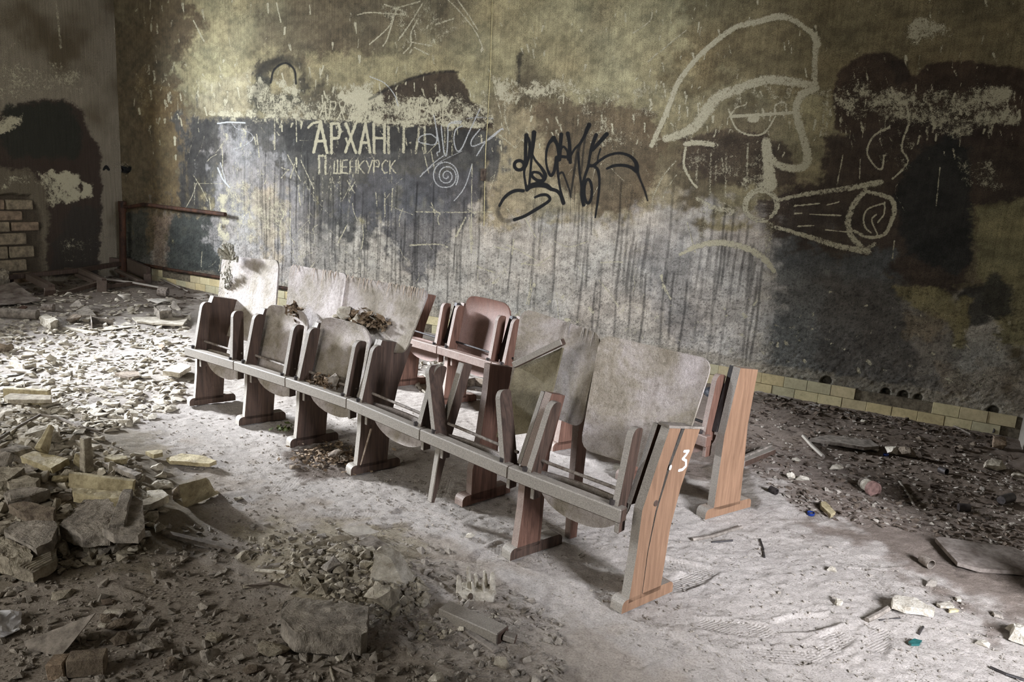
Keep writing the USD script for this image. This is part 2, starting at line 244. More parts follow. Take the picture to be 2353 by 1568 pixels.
# left wall: a visible rough stretch near the corner, the rest plain with a window opening
def wall_grid(xs, zs, place):
    X, Z = np.meshgrid(xs, zs, indexing='ij'); return place(X, Z)
dist_fac = lambda x: np.hypot(x, WALL_Y) / 1750 * 2.0
xs = [RIGHT_X]
while xs[-1] > LEFT_X: xs.append(xs[-1] - max(0.0058, 0.55 * dist_fac(xs[-1])))
xs = np.array(xs[::-1]); xs[0] = LEFT_X
zs = np.concatenate([np.arange(0.10, 2.9, 0.0075), np.arange(2.9, CEIL_Z + 0.02, 0.03)])
XX, ZZ = np.meshgrid(xs, zs, indexing='ij')
W0 = np.stack([XX, np.full_like(XX, WALL_Y), ZZ], -1).reshape(-1, 3)
PX = to_px(W0)

def seg_dist(P, line, wid):                # distance to a polyline relative to its half width (may vary), inf outside its box
    line = np.asarray(line, float); wid = np.broadcast_to(np.asarray(wid, float), (len(line),)) / 2
    pad = wid.max() * 2.4 + 2; lo, hi = line.min(0) - pad, line.max(0) + pad
    idx = np.nonzero(((P >= lo) & (P <= hi)).all(1))[0]; d = np.full(len(idx), 9.0); Q = P[idx]
    for a, b, wa, wb in zip(line[:-1], line[1:], wid[:-1], wid[1:]):
        ab = b - a; t = np.clip(((Q - a) @ ab) / (ab @ ab + 1e-9), 0, 1); r = np.linalg.norm(Q - (a + t[:, None] * ab), axis=1) / (wa + t * (wb - wa))
        np.minimum(d, r, out=d)
    return idx, d
def smooth_line(pts, n=6):                 # Catmull-Rom
    p = np.asarray(pts, float)
    if len(p) < 3: return p
    q = np.vstack([2 * p[0] - p[1], p, 2 * p[-1] - p[-2]]); out = []
    for i in range(1, len(q) - 2):
        for t in np.linspace(0, 1, n, endpoint=False):
            a, b, c, d = q[i - 1:i + 3]; out.append(0.5 * (2 * b + (c - a) * t + (2 * a - 5 * b + 4 * c - d) * t * t + (3 * b - a - 3 * c + d) * t ** 3))
    return np.array(out + [p[-1]])
def poly_sd(P, poly, pad=60):              # signed distance (inside positive) in photograph units
    poly = np.asarray(poly, float); lo, hi = poly.min(0) - pad, poly.max(0) + pad
    idx = np.nonzero(((P >= lo) & (P <= hi)).all(1))[0]; Q = P[idx]; inside = np.zeros(len(idx), bool); d = np.full(len(idx), 1e9)
    for a, b in zip(poly, np.roll(poly, -1, 0)):
        ab = b - a; t = np.clip(((Q - a) @ ab) / (ab @ ab + 1e-9), 0, 1); d = np.minimum(d, np.linalg.norm(Q - (a + t[:, None] * ab), axis=1))
        c = (a[1] > Q[:, 1]) != (b[1] > Q[:, 1]); xi = a[0] + (Q[:, 1] - a[1]) / (b[1] - a[1] + 1e-12) * ab[0]; inside ^= c & (Q[:, 0] < xi)
    return idx, np.where(inside, d, -d)
class Paint:
    def __init__(self, P3, P2, col):
        self.P, self.n = P2, len(P2); self.col = np.tile(np.array(col, float), (self.n, 1)); self.peel = np.zeros(self.n); self.blk = np.zeros(self.n); self.chalk = np.zeros(self.n)
        self.w1 = fbm(P3, 2.2, 4, 3) - 0.5; self.w2 = fbm(P3, 13, 3, 9) - 0.5; self.w3 = fbm(P3 * [1, 1, 0.12], 16, 3, 21) - 0.5; self.w4 = (fbm(P3, 52, 3, 23, 0.7) - 0.5) * 2.6
    def warp(self, idx, soft): return self.w1[idx] * soft * 1.6 + self.w2[idx] * soft * 1.4
    def patch(self, poly, color, soft=12, a=1.0, streak=0.0):
        i, d = poly_sd(self.P, poly, 60 + soft); k = a * sstep(-soft * 0.42, soft * 0.42, d + self.warp(i, soft) * 1.5 + self.w3[i] * streak + self.w4[i] * min(soft, 30) * 0.55)
        self.col[i] += (np.array(color) - self.col[i]) * k[:, None]
    def peelpatch(self, poly, a=0.55, soft=30):
        i, d = poly_sd(self.P, poly, 60 + soft); k = min(1.0, a * 1.22) * sstep(-soft, soft, d + self.warp(i, soft)); self.peel[i] = np.maximum(self.peel[i], k * (0.75 + 0.9 * np.clip(self.w2[i] + self.w1[i], -0.4, 0.6)))
    def stroke(self, chan, line, wid, a=1.0, smooth=True, soft=0.45):
        if smooth: line = smooth_line(line)
        wid = np.interp(np.linspace(0, 1, len(line)), np.linspace(0, 1, np.size(wid)), np.atleast_1d(wid)); av = np.interp
        i, r = seg_dist(self.P, line, wid); k = a * (1 - sstep(1 - soft, 1 + soft, r)); ch = getattr(self, chan); ch[i] = np.maximum(ch[i], k)
def crop(x0, y0, s): return lambda *p: [(x0 + x / s, y0 + y / s) for x, y in p]

OCHRE, OCHRE_L, BROWN, CREAM = lin(132, 124, 94), lin(156, 149, 116), lin(106, 97, 76), lin(192, 186, 150)
SLATE, SLATE_D, GREY, GREY_W = lin(78, 77, 73), lin(50, 49, 46), lin(172, 167, 156), lin(176, 170, 156)
PURPLE, BLACK, SOOT = lin(66, 56, 48), lin(44, 45, 42), lin(52, 48, 40)
bp = Paint(W0, PX, OCHRE)
R = random.Random(5)
# broad tone of the old limewash and the bare render below it
up = fbm(W0 * [1, 1, 0.55], 1.3, 4, 31)[:, None]; up2 = fbm(W0 * [1, 1, 0.25], 5, 4, 37)[:, None]
bp.col = np.array(BROWN) * (1 - sstep(0.34, 0.62, up)) + np.array(OCHRE_L) * sstep(0.34, 0.62, up); bp.col *= 0.78 + 0.44 * up2
bp.patch([(-200, -80), (420, -80), (440, 240), (425, 640), (-200, 640)], lin(104, 94, 72), 60)
bp.patch([(250, 60), (420, 20), (430, 640), (250, 640)], lin(96, 86, 66), 40)
bp.patch([(330, 190), (425, 190), (425, 480), (360, 480)], lin(132, 112, 74), 40, 0.35)
bp.patch([(1560, -80), (2500, -80), (2500, 200), (1560, 230)], lin(108, 98, 72), 70, 0.8)
bp.patch([(430, 130), (1180, 110), (1190, 215), (430, 225)], lin(156, 148, 114), 40, 0.8)
# lower part: bare greyish render, fading up
bp.patch([(400, 520), (800, 470), (1130, 400), (1500, 470), (1760, 540), (2360, 700), (2420, 1100), (250, 760), (250, 640)], GREY, 90, 0.95, 90)
bp.patch([(1120, 240), (1500, 270), (1560, 500), (1110, 520)], lin(150, 140, 112), 50, 0.9, 20)
# dark oil paint dado and its remains
bp.patch([(432, 264), (640, 270), (860, 276), (1110, 290), (1142, 312), (1128, 395), (1100, 440), (1040, 480), (900, 500), (860, 540), (760, 520), (640, 490), (560, 430), (500, 500), (470, 660), (400, 640), (420, 500)], SLATE, 70, 0.95, 150)
bp.patch([(432, 266), (640, 272), (860, 278), (1110, 292), (1142, 316), (1128, 370), (1000, 390), (560, 380), (430, 400)], SLATE, 14, 0.95, 10)
bp.patch([(440, 268), (500, 268), (486, 400), (480, 520), (400, 520), (424, 400)], SLATE_D, 20, 0.7, 20)
bp.patch([(640, 276), (1100, 292), (1080, 350), (660, 350)], SLATE_D, 14, 0.8)
bp.patch([(860, 380), (1090, 400), (1080, 500), (960, 640), (880, 520), (760, 480)], lin(86, 86, 88), 30, 0.8, 30)
bp.patch([(290, 480), (345, 486), (352, 620), (285, 615)], lin(66, 68, 62), 14, 0.9, 20)
bp.patch([(385, 500), (520, 485), (512, 650), (375, 625)], lin(58, 62, 58), 16, 0.95, 25)
bp.patch([(352, 500), (392, 495), (380, 620), (350, 618)], lin(128, 112, 96), 12, 0.8, 18)
bp.patch([(500, 300), (620, 320), (690, 420), (700, 640), (520, 640), (490, 480)], lin(150, 148, 146), 40, 0.75, 60)
bp.patch([(580, 430), (640, 440), (640, 600), (600, 600)], lin(176, 164, 138), 40, 0.6, 60)
bp.patch([(690, 440), (760, 470), (770, 640), (700, 620)], lin(110, 108, 104), 30, 0.6, 50)
bp.patch([(470, 185), (570, 175), (575, 258), (450, 262)], lin(168, 160, 132), 30, 0.7)
# soot humps above the dado
bp.patch([(590, 175), (600, 145), (640, 128), (672, 132), (700, 160), (716, 200), (700, 215), (680, 190), (690, 165), (650, 150), (625, 160), (612, 190)], SOOT, 16, 0.85)
bp.patch([(572, 210), (590, 182), (620, 182), (625, 215), (690, 215), (700, 240), (640, 262), (576, 262)], lin(66, 66, 56), 14, 0.8)
bp.patch([(622, 180), (660, 148), (680, 185), (660, 200)], lin(96, 86, 64), 8, 0.6)
bp.patch([(846, 232), (880, 205), (930, 186), (985, 166), (1040, 160), (1066, 180), (1082, 225), (1125, 265), (1140, 300), (1000, 290), (860, 282)], lin(58, 48, 38), 9, 0.95)
bp.patch([(700, 230), (740, 180), (750, 170), (755, 205), (860, 240), (860, 280), (700, 272)], lin(74, 68, 54), 18, 0.75)
# centre
bp.patch([(1222, 262), (1238, 236), (1300, 228), (1400, 240), (1500, 256), (1540, 330), (1510, 420), (1470, 470), (1380, 500), (1300, 440), (1240, 340)], lin(92, 80, 62), 26, 0.85, 20)
bp.patch([(1188, 130), (1200, 120), (1196, 190), (1186, 200)], SOOT, 6, 0.8)
bp.patch([(1550, 300), (1640, 296), (1760, 300), (1820, 350), (1830, 420), (1760, 430), (1640, 420), (1560, 380)], lin(70, 60, 50), 16, 0.85)
# right: purple-black remains, black splashes, ochre
bp.patch([(1916, 215), (1930, 165), (1985, 130), (2040, 122), (2080, 140), (2096, 175), (2130, 150), (2200, 138), (2260, 142), (2360, 158), (2420, 260), (2360, 330), (2150, 330), (2000, 330), (1910, 300)], lin(66, 54, 44), 8, 0.97)
bp.patch([(1900, 300), (2050, 280), (2420, 300), (2420, 470), (2260, 500), (2240, 640), (2180, 700), (1780, 620), (1760, 470), (1870, 420)], PURPLE, 30, 0.95, 30)
bp.patch([(2110, 350), (2180, 320), (2222, 345), (2236, 470), (2240, 600), (2200, 640), (2080, 590), (2060, 470), (2085, 400)], BLACK, 16, 0.9)
bp.patch([(2050, 140), (2090, 140), (2090, 180), (2060, 200)], lin(38, 34, 30), 10, 0.6)
bp.patch([(1780, 560), (2060, 570), (2120, 900), (1990, 960), (1750, 880), (1740, 700)], lin(92, 94, 92), 40, 0.9)
bp.patch([(1880, 600), (2080, 640), (2220, 700), (2240, 900), (2100, 960), (1880, 860)], lin(80, 76, 70), 40, 0.7)
bp.patch([(2240, 470), (2420, 440), (2420, 800), (2300, 800), (2240, 640)], lin(132, 125, 92), 26, 0.95)
bp.patch([(2210, 660), (2290, 632), (2320, 660), (2330, 720), (2270, 745), (2200, 760)], lin(56, 56, 52), 16, 0.9)
bp.patch([(2050, 660), (2160, 650), (2200, 690), (2236, 690), (2216, 800), (2190, 800), (2180, 740), (2080, 700)], lin(134, 126, 90), 16, 0.85)
bp.patch([(2080, 720), (2150, 715), (2190, 770), (2090, 780)], lin(126, 114, 92), 20, 0.6)
bp.patch([(2150, 830), (2420, 830), (2420, 960), (2150, 920)], lin(140, 126, 106), 40, 0.55)
bp.patch([(1480, 480), (1760, 540), (1790, 640), (1770, 840), (1600, 820), (1480, 700)], lin(178, 174, 166), 60, 0.75, 40)
bp.patch([(1500, 560), (1580, 560), (1590, 780), (1510, 760)], lin(104, 104, 102), 40, 0.55, 60)
bp.patch([(250, 655), (2420, 985), (2420, 940), (480, 626)], lin(150, 142, 124), 10, 0.5)
# flaking paint
for poly, a, s in (
    ([(560, 180), (700, 205), (860, 215), (940, 205), (1080, 215), (1150, 190), (1140, 290), (560, 285)], 0.56, 26), ([(770, 190), (860, 195), (850, 235), (790, 250)], 0.8, 20),
    ([(622, 182), (690, 185), (690, 230), (640, 215)], 0.72, 14), ([(1120, 175), (1330, 190), (1340, 220), (1240, 235), (1140, 240)], 0.62, 20), ([(1130, 200), (1180, 200), (1180, 300), (1150, 300)], 0.5, 18),
    ([(850, 0), (1110, 0), (1050, 120), (900, 110)], 0.42, 40), ([(690, 10), (850, 10), (840, 90), (700, 80)], 0.34, 40), ([(300, 160), (460, 140), (470, 260), (300, 260)], 0.33, 40), ([(600, 20), (690, 20), (660, 120), (560, 120)], 0.3, 40), ([(1130, 20), (1560, 20), (1560, 130), (1130, 130)], 0.25, 40),
    ([(1900, 215), (1990, 195), (2110, 200), (2200, 190), (2330, 200), (2330, 280), (2200, 300), (2050, 290), (1960, 300), (1900, 260)], 0.50, 40), ([(1960, 205), (2110, 200), (2150, 250), (2000, 260)], 0.6, 30), ([(2220, 200), (2330, 190), (2320, 270), (2230, 260)], 0.62, 30), ([(2100, 20), (2210, 60), (2170, 110), (2080, 120)], 0.55, 26), ([(2250, 0), (2353, 0), (2353, 50), (2260, 40)], 0.45, 20),
    ([(1560, 320), (1640, 310), (1760, 315), (1780, 400), (1700, 420), (1560, 400)], 0.44, 22), ([(1895, 200), (1910, 200), (1910, 310), (1885, 315)], 0.6, 14), ([(2200, 360), (2300, 380), (2340, 460), (2210, 440)], 0.45, 26), ([(2000, 290), (2110, 280), (2090, 400), (2010, 380)], 0.36, 26),
    ([(1450, 190), (1560, 200), (1520, 300), (1450, 260)], 0.48, 24), ([(1130, 190), (1500, 200), (1500, 262), (1200, 250)], 0.40, 30), ([(1320, 240), (1480, 250), (1480, 340), (1330, 330)], 0.36, 24), ([(2050, 655), (2210, 655), (2210, 800), (2090, 760)], 0.34, 24), ([(2150, 840), (2340, 830), (2340, 930), (2130, 910)], 0.42, 26), ([(1700, 700), (1780, 700), (1770, 820), (1650, 800)], 0.36, 26), ([(1300, 730), (1500, 740), (1480, 800), (1300, 780)], 0.42, 18),
    ([(490, 290), (640, 290), (690, 560), (520, 600)], 0.42, 60), ([(500, 440), (522, 450), (530, 600), (505, 600)], 0.6, 12), ([(640, 270), (900, 276), (900, 300), (640, 296)], 0.4, 10), ([(430, 250), (1120, 280), (1120, 296), (430, 266)], 0.6, 6), ([(690, 290), (1000, 300), (1000, 420), (700, 420)], 0.26, 30), ([(1700, 400), (1780, 380), (1780, 430), (1710, 440)], 0.55, 12)):
    bp.peelpatch(poly, a, s)
a1 = crop(500, 100, 3.361); b1 = crop(1100, 250, 5.115); c1 = crop(1450, 0, 2.240); d1 = crop(690, 150, 2.69); e1 = crop(400, 0, 2.941); f1 = crop(900, 500, 2.353)
# scratched lettering
def glyphs(text, x, y, w, h, gap, wid, a, chan='peel', slant=0.0, fr=crop(690, 150, 2.69)):
    G = {'А': ['00 50 100', '15x65 85x65'], 'Р': ['0x100 0 70x0 90x25 70x50 0x50'], 'Х': ['0 100x100', '100x0 0x100'], 'Н': ['0 0x100', '100x0 100x100', '0x50 100x50'], 'Г': ['0x100 0 90x0'], 'Л': ['0x100 40x0 90x0 100x100'],
         'П': ['0x100 0 100x0 100x100'], 'Ш': ['0 0x100 100x100 100x0', '50x0 50x100'], 'Е': ['90x0 0 0x100 90x100', '0x50 70x50'], 'К': ['0 0x100', '90x0 10x50 100x100'], 'У': ['0 50x55', '100x0 40x100'], 'С': ['95x10 50x0 5x30 5x70 50x100 95x92'],
         'Д': ['0x100 100x100', '15x100 40x0 80x0 85x100'], 'В': ['0x100 0 70x10 75x40 0x50 85x60 80x95 0x100'], 'О': ['50x0 5x30 5x70 50x100 95x70 95x30 50x0'], 'М': ['0x100 10x0 50x60 90x0 100x100'], 'І': ['50x0 50x100']}
    G['А'] = ['0x100 50x0 100x100', '18x65 82x65']; G['Х'] = ['0x0 100x100', '100x0 0x100']
    for ch in text:
        if ch in G:
            for s in G[ch]:
                pts = []
                for t in s.split():
                    u, v = (t.split('x') + ['0'])[:2]; u, v = float(u) / 100, float(v) / 100
                    pts.append((x + u * w + slant * (1 - v) * h + R.uniform(-.02, .02) * h, y + v * h + R.uniform(-.02, .02) * h))
                bp.stroke(chan, fr(*pts), wid, a, smooth=False)
        x += w + gap
glyphs('АР', 118, 224, 40, 95, 18, 3.4, 0.78, slant=0.12); glyphs('ХАНГ', 228, 236, 44, 100, 22, 3.4, 0.72, slant=0.1)
glyphs('ПВСК', 668, 200, 56, 135, 14, 3.6, 0.78, slant=0.08)
glyphs('А', 82, 350, 84, 185, 0, 8, 0.78); bp.stroke('peel', d1((50, 385), (80, 358), (130, 350)), 6.5, 0.75)
glyphs('РХАН', 190, 360, 66, 180, 22, 7.5, 0.74); glyphs('І', 520, 378, 50, 165, 0, 8, 0.62); glyphs('Г', 640, 372, 60, 165, 0, 8, 0.66); glyphs('Л', 712, 380, 60, 160, 0, 7.5, 0.6); glyphs('ЬН', 790, 390, 50, 160, 50, 6, 0.5)
glyphs('П', 114, 560, 40, 110, 0, 6.5, 0.66); glyphs('ШЕНКУРСК', 208, 588, 38, 80, 11, 4.2, 0.66, slant=0.03); glyphs('МІМІ', 18, 690, 66, 150, 18, 5.5, 0.45)
# pale chalk tag and spiral
ck = lambda pts, w=4.2, a=0.66: bp.stroke('chalk', pts, w, a)
ck(d1((840, 450), (800, 425), (745, 440), (730, 470), (770, 485), (830, 490), (845, 450), (838, 380), (825, 310)))
ck(d1((825, 310), (842, 400), (856, 480), (862, 530), (845, 540), (850, 560)))
ck(d1((870, 375), (880, 470), (890, 545), (905, 550), (912, 440), (918, 365), (985, 360), (990, 345))); ck(d1((918, 365), (940, 350), (998, 345)))
ck(d1((1000, 375), (960, 400), (950, 470), (970, 530), (1000, 510), (1040, 420), (1110, 270))); ck(d1((1110, 395), (1060, 460), (1060, 500), (1100, 490), (1180, 450), (1250, 390))); ck(d1((1090, 560), (1150, 470), (1240, 395), (1255, 400))); ck(d1((1030, 330), (1100, 322), (1190, 330)), 4, 0.6)
th = np.linspace(0, 6.2 * math.pi, 90); bp.stroke('chalk', d1(*[(905 + (9 + 3.9 * t) * math.cos(t) * 1.0 + (t > 14) * -12, 685 + (9 + 4.4 * t) * math.sin(t)) for t in th]), 4, 0.66, smooth=False)
ck(d1((885, 560), (820, 610), (740, 690)), 3.4); ck(d1((1062, 610), (1030, 720), (1000, 780), (950, 840)), 3.4); ck(d1((1000, 530), (860, 600), (750, 670)), 3, 0.6); ck(d1((430, 70), (520, 110), (580, 180), (605, 250)), 3, 0.8)
ck(a1((0, 618), (90, 608), (210, 614)), 4, 0.9); ck(a1((110, 620), (150, 660), (250, 690), (270, 740), (200, 790), (110, 820)), 3, 0.6); ck(a1((0, 960), (40, 1050), (90, 1110)), 4, 0.8); ck(a1((20, 920), (60, 1060), (70, 1090)), 3, 0.7)
# black spray tag
tint = fbm(W0, 7, 4, 45); tint2 = fbm(W0 + 9, 24, 3, 47); bp.col *= (0.61 + 0.30 * sstep(0.3, 0.7, tint) + 0.30 * sstep(0.3, 0.7, tint2))[:, None]; bp.col *= 1 + (fbm(W0 + 5, 2.6, 3, 49)[:, None] - 0.5) * [0.18, 0.02, -0.12]
bk = lambda pts, w=9.0, a=1.0: bp.stroke('blk', b1(*pts), w, a, soft=0.55)
bk([(475 + 57 * math.cos(t), 665 + 55 * math.sin(t)) for t in np.linspace(0.4, 6.9, 16)], 7.5)
bk([(560, 312), (552, 420), (550, 560), (540, 690), (532, 760), (545, 860), (562, 950)], [9.5, 8, 8, 6, 5, 5, 7]); bk([(562, 312), (598, 400), (592, 540), (560, 650), (540, 690)], 7)
bk([(650, 280), (640, 400), (622, 560), (605, 760), (588, 940)], [11, 9, 6, 5, 6]); bk([(622, 520), (660, 600), (740, 700), (782, 780), (760, 840), (700, 845), (640, 810), (622, 770), (650, 745), (715, 760), (765, 820)], [5, 5, 7, 9, 9, 7, 7, 7, 6, 6, 6])
bk([(565, 955), (600, 915), (690, 892), (790, 905), (850, 945)], [8, 12, 13, 12, 9]); bk([(850, 945), (915, 965), (960, 1010), (985, 1080), (995, 1108)], [8, 8, 8, 8, 9])
bk([(522, 965), (440, 962), (360, 995), (290, 1060), (245, 1140)], [8, 8, 8, 7, 6], 0.95); bk([(245, 1140), (225, 1220), (260, 1290), (330, 1318), (420, 1305)], [9, 14, 16, 14, 9], 0.45)
bk([(420, 1305), (540, 1262), (680, 1180), (800, 1105), (838, 1060), (800, 1015), (730, 1015), (660, 1042)], [8, 7, 8, 7, 7, 7, 7, 5], 0.95)
bk([(880, 345), (820, 420), (792, 540), (800, 680), (845, 785), (885, 740), (905, 650), (915, 575)], [11, 6, 5, 5, 7, 7, 8, 9]); bk([(880, 345), (920, 420), (940, 520), (950, 600)], [10, 8, 8, 8])
bk([(915, 575), (925, 690), (940, 830), (965, 970), (1000, 1108)], [9, 6, 5, 5, 8]); bk([(970, 302), (962, 400), (950, 590)], [9, 8, 8]); bk([(1045, 290), (1066, 420), (1075, 630)], [9, 8, 8])
bk([(955, 500), (990, 445), (1040, 500), (1050, 600)], 5); bk([(965, 562), (1060, 572)], 7); bk([(945, 765), (985, 750), (1020, 830), (1060, 940), (1085, 1040)], [6, 6, 5, 5, 4], 0.7)
bk([(1085, 545), (1130, 470), (1190, 410), (1240, 320), (1265, 260), (1295, 190)], [5, 5, 6, 7, 9, 11]); bk([(1190, 410), (1160, 520), (1130, 680), (1105, 860), (1078, 1030)], [7, 10, 7, 6, 6], 0.6); bk([(1168, 520), (1180, 700), (1205, 900), (1230, 1130)], [7, 6, 6, 8], 0.8); bk([(1265, 260), (1235, 440), (1215, 640), (1205, 760)], 6, 0.55)
bk([(1378, 308), (1330, 440), (1300, 580), (1290, 665)], [9, 8, 6, 6]); bk([(1502, 298), (1420, 390), (1340, 480)], [10, 9, 8]); bk([(1430, 470), (1402, 560), (1395, 640)], 5, 0.7)
bk([(1290, 665), (1345, 668), (1420, 610), (1530, 545), (1660, 522), (1780, 560), (1850, 640), (1858, 730)], [8, 7, 6, 6, 6, 7, 9, 11]); bk([(1850, 730), (1790, 690), (1700, 665), (1590, 670), (1505, 705)], [10, 8, 7, 7, 5]); bk([(1858, 730), (1900, 840), (1950, 960), (1985, 1080)], [10, 6, 6, 5], 0.7)
bk([(1290, 670), (1250, 790), (1215, 930), (1212, 1040), (1232, 1130)], [7, 6, 7, 7, 8]); bk([(1345, 668), (1398, 720), (1418, 850), (1402, 1060), (1368, 1280)], [7, 8, 6, 6, 4], 0.85); bk([(1285 + 45 * math.cos(t), 970 + 140 * math.sin(t)) for t in np.linspace(0, 6.3, 16)], 6.5)
for x0, y0, y1 in ((985, 1110, 1400), (1080, 1040, 1350), (1215, 1130, 1380), (710, 1260, 1460), (1330, 1280, 1480), (1130, 900, 1200)): bk([(x0, y0), (x0 - 4, (y0 + y1) / 2), (x0 - 8, y1)], 2.6, 0.5)
for pts, w, a in (([(588, 176), (612, 150), (650, 134), (690, 150), (712, 190)], 24, 0.42), ([(622, 190), (630, 160), (655, 145), (676, 160), (680, 192)], 6, 0.7), ([(585, 235), (592, 205), (610, 190)], 26, 0.42), ([(690, 205), (712, 225), (740, 190)], 20, 0.34), ([(848, 228), (930, 186), (1010, 165), (1052, 166)], 8, 0.5)): bp.stroke('blk', pts, w, a, soft=0.8)
# scratched hooded head
pk = lambda pts, w, a=0.9, fr=c1: bp.stroke('peel', fr(*pts), w, a * 0.97, soft=0.55)
pk([(105, 750), (190, 560), (240, 430), (330, 310), (440, 210), (540, 140), (660, 110), (760, 85), (830, 100), (890, 140), (940, 180), (960, 230)], [14, 15, 15, 14, 15, 15, 17, 20, 16, 14, 20, 20], 0.75); pk([(955, 200), (945, 330), (952, 440)], [22, 16, 15], 0.68)
pk([(180, 715), (260, 690), (330, 650), (390, 570), (450, 500), (560, 455), (690, 412), (800, 418), (940, 440)], [22, 24, 28, 34, 30, 26, 26, 26, 22], 0.72); pk([(950, 450), (880, 490), (848, 560), (868, 650), (900, 760), (905, 840), (850, 868), (760, 850), (700, 780)], [24, 22, 20, 22, 24, 24, 22, 20, 16], 0.74)
for a_, b_ in (((560, 470), (540, 540)), ((690, 430), (740, 500)), ((830, 430), (800, 500)), ((745, 500), (790, 540)), ((600, 440), (660, 500)), ((930, 470), (1020, 490)), ((1000, 540), (1000, 690))): pk([a_, b_], 17, 0.5)
pk([(510, 600), (680, 590), (850, 580)], 8, 0.95); pk([(512, 602), (545, 665), (620, 697), (690, 680), (742, 600)], 5, 0.85); pk([(612, 615), (640, 618), (650, 605)], 13, 0.9); pk([(510, 600), (540, 555), (590, 540)], 5, 0.7); pk([(740, 575), (745, 540), (790, 525), (800, 570)], 6, 0.7)
pk([(695, 735), (705, 850), (720, 950)], [26, 30, 34], 0.78); pk([(600, 940), (700, 900)], 26, 0.5); pk([(280, 742), (350, 735), (420, 745)], 14, 0.8); pk([(280, 760), (272, 850), (310, 930), (340, 965)], 7, 0.8)
for x0, y0, y1 in ((345, 770, 830), (410, 790, 1000), (490, 790, 1010), (600, 740, 920), (440, 830, 930), (340, 850, 930)): pk([(x0, y0), (x0 - 4, y1)], 7, 0.55)
pk([(230, 830), (170, 900), (120, 1000), (105, 1080)], 6, 0.55); pk([(235, 900), (180, 980), (160, 1040)], 4, 0.55); pk([(80, 880), (100, 940)], 4, 0.5)
for k in range(5): pk([(670 + (70 + 6 * k) * math.cos(t), 1060 + (68 + 6 * k) * math.sin(t)) for t in np.linspace(R.uniform(0, 3), R.uniform(6, 8), 14)], 4, 0.66)
for k in range(6): pk([(620 + R.uniform(-10, 10), 1010 + 18 * k), (740 + R.uniform(-10, 10), 1016 + 18 * k + R.uniform(-8, 8))], 3, 0.5)
pk([(760, 1030), (900, 1000), (1100, 972), (1285, 938)], [10, 13, 15, 18], 0.66); pk([(745, 1170), (900, 1215), (1060, 1265), (1220, 1298)], [12, 14, 16, 18], 0.66)
pk([(1205, 980), (1150, 1050), (1118, 1130), (1130, 1210), (1185, 1270)], [14, 17, 18, 18, 16], 0.66); pk([(1210, 985), (1330, 1020), (1355, 1080), (1335, 1150), (1300, 1210), (1220, 1222), (1150, 1190)], [10, 14, 15, 12, 10, 9, 9], 0.72); pk([(1200, 1290), (1255, 1255)], 12, 0.6)
pk([(1295, 1048), (1220, 1075), (1197, 1120), (1205, 1170), (1235, 1200)], 4.5, 0.9); pk([(1305, 1040), (1302, 1100), (1270, 1145)], 4.5, 0.85); pk([(1262, 1105), (1238, 1135), (1268, 1205)], 4.5, 0.9)
for s in (((840, 1060), (970, 1048)), ((1008, 1056), (1070, 1040)), ((920, 1103), (1080, 1110)), ((860, 1165), (940, 1162)), ((1000, 1183), (1115, 1196)), ((840, 1100), (880, 1098))): pk(s, 4, 0.85)
pk([(340, 1020), (400, 1060), (460, 1078), (530, 1085)], [12, 17, 16, 14], 0.6); pk([(450, 1040), (490, 1050), (530, 1080), (500, 1110), (400, 1090)], 5, 0.55); pk([(385, 1080), (375, 1160), (350, 1250)], [22, 24, 24], 0.45); pk([(250, 1312), (330, 1272), (430, 1250), (530, 1260), (620, 1290), (690, 1340), (735, 1395)], [8, 14, 18, 18, 18, 18, 14], 0.72); pk([(712, 1160), (705, 1240), (700, 1320)], [24, 24, 18], 0.48)
pk([(1415, 540), (1432, 620), (1400, 720), (1395, 770), (1425, 830), (1380, 890), (1345, 920)], 6, 0.72); pk([(1330, 655), (1250, 700), (1215, 780), (1250, 850), (1290, 870), (1302, 800)], 6, 0.75); pk([(1380, 930), (1360, 990), (1410, 1090)], 3, 0.5)
for s in (((110, 50), (95, 110), (10, 170)), ((285, 155), (150, 265)), ((140, 270), (85, 320)), ((1090, 800), (1060, 950)), ((1180, 820), (1175, 920)), ((1590, 860), (1570, 1060)), ((150, 1420), (200, 1540)), ((1355, 1240), (1345, 1330)), ((290, 1150), (330, 1300))): pk(s, 4.5, 0.66)
